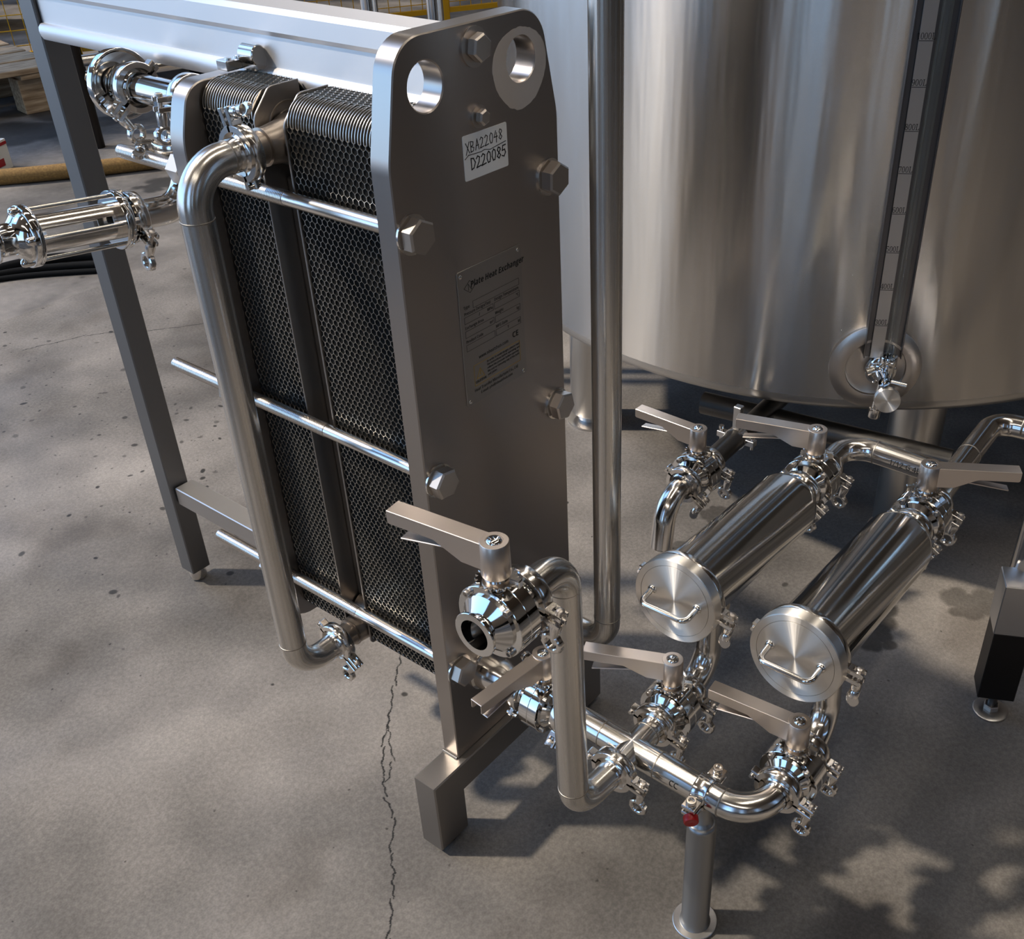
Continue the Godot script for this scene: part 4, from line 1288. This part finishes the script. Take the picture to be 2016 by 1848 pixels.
# ------------------------------------------------------------------ floor
func floor_image(n: int, x0: float, z0: float, size: float, fine: bool) -> ImageTexture:
	var px := size / n
	var layers := []
	for e in [[1.1, 4, 11], [5.0, 5, 12], [95.0, 3, 13], [2.3, 4, 14]]:
		var f := FastNoiseLite.new()
		f.seed = e[2]
		f.frequency = e[0] * px
		f.fractal_octaves = e[1]
		f.offset = V(x0 / px, z0 / px, 0)
		layers.append(f.get_image(n, n, false, false, false).get_data())
	var mark := PackedByteArray()
	mark.resize(n * n)
	mark.fill(0)
	var rng := RandomNumberGenerator.new()
	rng.seed = 77
	# cracks
	for L in CRACKS:
		var w0: float = L[0]
		for i in range(1, L.size() - 1):
			var a: Vector2 = L[i]
			var c: Vector2 = L[i + 1]
			var m := int(a.distance_to(c) / px * 1.5) + 1
			var side := (c - a).normalized().orthogonal()
			for k in m:
				var t := float(k) / m
				var p := a.lerp(c, t) + side * (0.003 * sin(t * 4.0 + i * 1.7) + 0.0011 * sin(t * 15.0 + i * 3.1) + rng.randf_range(-0.0007, 0.0007))
				blot(mark, n, (p.x - x0) / px, (p.y - z0) / px, w0 * (0.5 + 0.8 * absf(sin(t * 9.0 + i * 2.0))) / px, 1.0, 0.0, 215)
	# dark drips
	for k in 420:
		var q := Vector2(rng.randfn(0.32, 0.30), rng.randfn(-1.45, 0.55))
		var r := 0.0026 + 0.0085 * pow(rng.randf(), 3.0)
		blot(mark, n, (q.x - x0) / px, (q.y - z0) / px, r / px, rng.randf_range(0.5, 0.9), rng.randf() * 3.0, rng.randi_range(60, 170))
	for k in 260:
		var q2 := Vector2(rng.randf_range(-0.8, 2.0), rng.randf_range(-2.2, 0.8))
		blot(mark, n, (q2.x - x0) / px, (q2.y - z0) / px, rng.randf_range(0.0012, 0.003) / px, 0.7, rng.randf() * 3.0, rng.randi_range(60, 150))
	# wet patches
	for s in WET:
		for k in 26:
			var a2 := rng.randf() * TAU
			var d: float = rng.randf() * s[2] * 0.7
			blot(mark, n, (s[0] + d * cos(a2) * s[3] - x0) / px, (s[1] + d * sin(a2) - z0) / px, s[2] * rng.randf_range(0.25, 0.45) / px, 0.8, rng.randf() * 3.0, s[4])
	var out := PackedByteArray()
	out.resize(n * n * 3)
	var A: PackedByteArray = layers[0]
	var B: PackedByteArray = layers[1]
	var C: PackedByteArray = layers[2]
	var D: PackedByteArray = layers[3]
	var j := 0
	for i in n * n:
		var g := 0.0046 * (A[i] - 128) + 0.0016 * (B[i] - 128) + 0.0013 * (C[i] - 128)
		var br := clampf((D[i] - 150) * 0.012, 0.0, 1.0)
		var m2 := 1.0 - mark[i] / 255.0
		var v := clampf((0.445 + 0.30 * g) * (1.0 - 0.24 * br), 0.1, 0.9) * m2
		out[j] = int(clampf(v * (1.0 + 0.012 * br + 0.02 * (1.0 - m2)), 0, 1) * 255)
		out[j + 1] = int(clampf(v * (0.955 - 0.012 * br), 0, 1) * 255)
		out[j + 2] = int(clampf(v * (0.908 - 0.035 * br - 0.03 * (1.0 - m2)), 0, 1) * 255)
		j += 3
	return ImageTexture.create_from_image(Image.create_from_data(n, n, false, Image.FORMAT_RGB8, out))

func blot(mark: PackedByteArray, n: int, cx: float, cy: float, r: float, squash: float, turn: float, v: int) -> void:
	r = maxf(r, 0.6)
	var c := cos(turn)
	var s := sin(turn)
	for y in range(maxi(0, int(cy - r)), mini(n - 1, int(cy + r) + 1) + 1):
		for x in range(maxi(0, int(cx - r)), mini(n - 1, int(cx + r) + 1) + 1):
			var dx := (x - cx) * c + (y - cy) * s
			var dy := (-(x - cx) * s + (y - cy) * c) / squash
			var d := sqrt(dx * dx + dy * dy) / r
			if d < 1.0:
				var e := int(v * clampf((1.0 - d) * 3.0, 0.0, 1.0))
				if e > mark[y * n + x]: mark[y * n + x] = e

const CRACKS := [
	[0.0011, Vector2(0.12, -0.40), Vector2(0.062, -0.345), Vector2(0.007, -0.309), Vector2(-0.052, -0.265), Vector2(-0.106, -0.221), Vector2(-0.149, -0.171), Vector2(-0.179, -0.142), Vector2(-0.199, -0.102), Vector2(-0.247, -0.056), Vector2(-0.269, -0.026), Vector2(-0.303, -0.001), Vector2(-0.350, 0.042), Vector2(-0.42, 0.10)],
	[0.0006, Vector2(-0.052, -0.265), Vector2(-0.074, -0.235), Vector2(-0.119, -0.184), Vector2(-0.157, -0.163)],
	[0.0012, Vector2(0.330, -2.156), Vector2(0.366, -2.151), Vector2(0.495, -2.096), Vector2(0.549, -2.049), Vector2(0.630, -1.964), Vector2(0.743, -1.883), Vector2(0.859, -1.825), Vector2(1.2, -1.70)]]
const WET := [[0.80, -0.10, 0.05, 1.0, 80], [0.64, -0.09, 0.05, 1.5, 70], [1.44, -3.15, 0.10, 1.2, 130], [1.62, -4.35, 0.34, 1.3, 110], [1.95, -4.75, 0.3, 1.2, 120], [0.66, 0.33, 0.07, 1.3, 110], [0.84, 0.46, 0.08, 1.0, 70]]

func hall() -> void:
	var t1 := floor_image(2048, -1.0, -2.4, 3.2, true)
	var t2 := floor_image(1024, -5.0, -9.0, 14.0, false)
	var fine := noise_tex(512, 0.11, 3, 21, Color(0.90, 0.895, 0.89), Color(1, 1, 1), 0.15, 0.8)
	var rough := noise_tex(512, 0.012, 4, 22, Color(0.5, 0.5, 0.5), Color(0.95, 0.95, 0.95), 0.2, 0.8)
	var mats := []
	for t in [t1, t2]:
		var m := plain(Color(1, 1, 1), 0.9, 0.4)
		m.albedo_texture = t
		m.roughness_texture = rough
		m.texture_repeat = true
		m.detail_enabled = true
		m.detail_albedo = fine
		m.detail_blend_mode = BaseMaterial3D.BLEND_MODE_MUL
		m.detail_uv_layer = BaseMaterial3D.DETAIL_UV_2
		mats.append(m)
	var slab := func(parent: Node, called: String, r: Rect2, y: float, m: Material, x0: float, z0: float, s: float):
		var st := SurfaceTool.new()
		st.begin(Mesh.PRIMITIVE_TRIANGLES)
		for q in [[0, 0], [1, 0], [1, 1], [0, 0], [1, 1], [0, 1]]:
			var p := V(r.position.x + q[0] * r.size.x, y, r.position.y + q[1] * r.size.y)
			st.set_normal(V(0, 1, 0))
			st.set_uv(Vector2((p.x - x0) / s, (p.z - z0) / s))
			st.set_uv2(Vector2(p.x, p.z) * 4.0)
			st.add_vertex(p)
		st.set_material(m)
		return inst(parent, called, st.commit())
	var near: Node = slab.call(self, "floor", Rect2(-1.0, -2.4, 3.2, 3.2), 0.0, mats[0], -1.0, -2.4, 3.2)
	near.set_meta("kind", "structure")
	for r in [Rect2(-7, -9, 16, 6.6), Rect2(-7, 0.8, 16, 6.2), Rect2(-7, -2.4, 6.0, 3.2), Rect2(2.2, -2.4, 6.8, 3.2)]:
		slab.call(near, "floor_slab", r, 0.0, mats[1], -5.0, -9.0, 14.0)
	var b := Mb.new()
	b.box(V(1, -0.16, -1), V(16, 0.3, 16), 0.0)
	part(near, "subfloor", b, M.wall)
	b = Mb.new()
	b.box(V(1, -0.22, -1), V(120, 0.3, 120), 0.0)
	struct("floor_yard", b, M.yard)
	# closed hall: wide open gates in the far left corner, a skylight above it
	b = Mb.new()
	b.box(V(4.75, 6.6, -1), V(8.5, 0.2, 16), 0.0)
	b.box(V(-6.0, 6.6, -1), V(2.0, 0.2, 16), 0.0)
	b.box(V(-2.25, 6.6, 1.9), V(5.5, 0.2, 10.2), 0.0)
	b.box(V(-2.25, 6.6, -8.9), V(5.5, 0.2, 0.2), 0.0)
	struct("ceiling", b, M.roof)
	b = Mb.new()
	b.box(V(5.75, 3.3, -9.1), V(6.5, 6.6, 0.2), 0.0)
	b.box(V(-2.25, 6.1, -9.1), V(9.5, 1.0, 0.2), 0.0)
	struct("wall_back", b, M.wall)
	b = Mb.new()
	b.box(V(9.1, 3.3, -1), V(0.2, 6.6, 16), 0.0)
	struct("wall_right", b, M.wall)
	# wall with tall window openings
	b = Mb.new()
	for e in [[-2.6, 0.5], [2.5, 4.9], [5.5, 7.0]]:
		b.box(V(-7.1, 3.3, (e[0] + e[1]) / 2), V(0.2, 6.6, e[1] - e[0]), 0.0)
	b.box(V(-7.1, 0.4, 2.2), V(0.2, 0.8, 9.6), 0.0)
	b.box(V(-7.1, 6.05, -1), V(0.2, 1.1, 16), 0.0)
	struct("wall_left", b, M.wall)
	b = Mb.new()
	for e in [[-7.0, -3.6], [-3.2, 1.2], [1.6, 9.0]]:
		b.box(V((e[0] + e[1]) / 2, 3.3, 7.1), V(e[1] - e[0], 6.6, 0.2), 0.0)
	b.box(V(1, 0.7, 7.1), V(16, 1.4, 0.2), 0.0)
	b.box(V(1, 5.8, 7.1), V(16, 1.6, 0.2), 0.0)
	struct("wall_front", b, M.wall)

func ceiling_lamps() -> void:
	# rows of long strip lamps under the roof
	var glow := plain(Color(0.9, 0.9, 0.9), 0.6)
	glow.emission_enabled = true
	glow.emission = Color(1.0, 0.96, 0.90)
	glow.emission_energy_multiplier = 3.0
	var k := 0
	for e in [[0.6, -1.6, PI / 2], [1.2, 1.6, PI / 2], [-4.6, 2.6, 0.0], [5.2, -4.4, 0.0]]:
		var o := thing("strip_lamp", "long warm white strip lamp under the roof, number %s from the gate" % ["one", "two", "three", "four"][k], "lamp", Transform3D(Basis(V(0, 1, 0), e[2]), V(e[0], 6.35, e[1])), "strip lamps under the roof")
		k += 1
		var b := Mb.new()
		b.box(V(0, 0.06, 0), V(0.34, 0.06, 5.2), 0.004)
		part(o, "lamp_housing", b, M.white)
		b = Mb.new()
		b.box(V(0, 0.02, 0), V(0.26, 0.02, 5.0), 0.0)
		part(o, "lamp_diffuser", b, glow)
		var l := AreaLight3D.new()
		l.name = "lamp_light"
		l.area_size = Vector2(0.26, 5.0)
		l.light_energy = 3.6
		l.light_color = Color(1.0, 0.96, 0.90)
		l.area_range = 30.0
		l.shadow_enabled = true
		l.rotation.x = -PI / 2
		l.position.y = -0.01
		o.add_child(l)

func extra_materials() -> void:
	M.nameplate = metal(Color(0.66, 0.64, 0.62), 0.40)
	M.ground = metal(Color(0.88, 0.85, 0.82), 0.6)
	M.rod = metal(Color(0.84, 0.815, 0.785), 0.24)
	M.port = metal(Color(0.62, 0.58, 0.54), 0.36)
	M.sheet = metal(Color(0.60, 0.58, 0.56), 0.38)
	M.run = metal(Color(0.86, 0.845, 0.82), 0.18, -0.4)
	M.stand = metal(Color(0.62, 0.615, 0.605), 0.40)
	M.tankband = metal(Color(0.78, 0.765, 0.745), 0.33, -0.5)
	M.tankleg = metal(Color(0.78, 0.765, 0.745), 0.30, -0.6)
	M.gauge = metal(Color(0.45, 0.44, 0.44), 0.30)
	M.darkpaint = metal(Color(0.22, 0.21, 0.205), 0.45)
	M.brown = plain(Color(0.35, 0.20, 0.10), 0.9)
	M.yard = plain(Color(0.86, 0.85, 0.82), 0.9)
	M.cab1 = plain(Color(0.55, 0.55, 0.55), 0.5)
	M.cab2 = plain(Color(0.10, 0.13, 0.18), 0.5)
	M.cab3 = plain(Color(0.72, 0.72, 0.70), 0.5)

func _ready() -> void:
	# camera
	var cam := Camera3D.new()
	cam.name = "camera"
	cam.projection = Camera3D.PROJECTION_FRUSTUM
	cam.near = 0.05
	cam.far = 200.0
	var fpx := 2063.31
	cam.size = 1848.0 / fpx * cam.near
	cam.frustum_offset = Vector2((1008.0 - 1146.795) / fpx, (937.85 - 924.0) / fpx) * cam.near
	cam.transform = Transform3D(Basis(V(0, 1, 0), deg_to_rad(-52.5183)) * Basis(V(1, 0, 0), deg_to_rad(-33.6978)) * Basis(V(0, 0, 1), deg_to_rad(-1.00308)), V(-0.8672, 1.36, 0.8))
	add_child(cam)
	# sky, sun, exposure
	var sky := ProceduralSkyMaterial.new()
	sky.sky_top_color = Color(0.52, 0.70, 0.95)
	sky.sky_horizon_color = Color(0.70, 0.86, 1.0)
	sky.sky_curve = 0.2
	sky.ground_bottom_color = Color(0.45, 0.44, 0.42)
	sky.ground_horizon_color = Color(0.75, 0.76, 0.76)
	sky.sky_energy_multiplier = 1.35
	var env := Environment.new()
	env.background_mode = Environment.BG_SKY
	env.sky = Sky.new()
	env.sky.sky_material = sky
	env.ambient_light_source = Environment.AMBIENT_SOURCE_DISABLED
	env.tonemap_mode = Environment.TONE_MAPPER_LINEAR
	env.tonemap_exposure = 1.45
	env.sdfgi_enabled = true
	env.ssao_enabled = true
	env.ssil_enabled = true
	var we := WorldEnvironment.new()
	we.name = "world"
	we.environment = env
	add_child(we)
	var sun := DirectionalLight3D.new()
	sun.name = "sun"
	sun.light_color = Color(1.0, 0.95, 0.875)
	sun.light_energy = 0.95
	sun.light_angular_distance = 2.5
	sun.shadow_enabled = true
	sun.sky_mode = DirectionalLight3D.SKY_MODE_LIGHT_ONLY
	add_child(sun)
	sun.look_at_from_position(V(-3.81, 7.43, -5.49), Vector3.ZERO)
	make_materials()
	extra_materials()
	hall()
	ceiling_lamps()
	tank()
	exchanger()
	pipework()
	frame_leg()
	background()
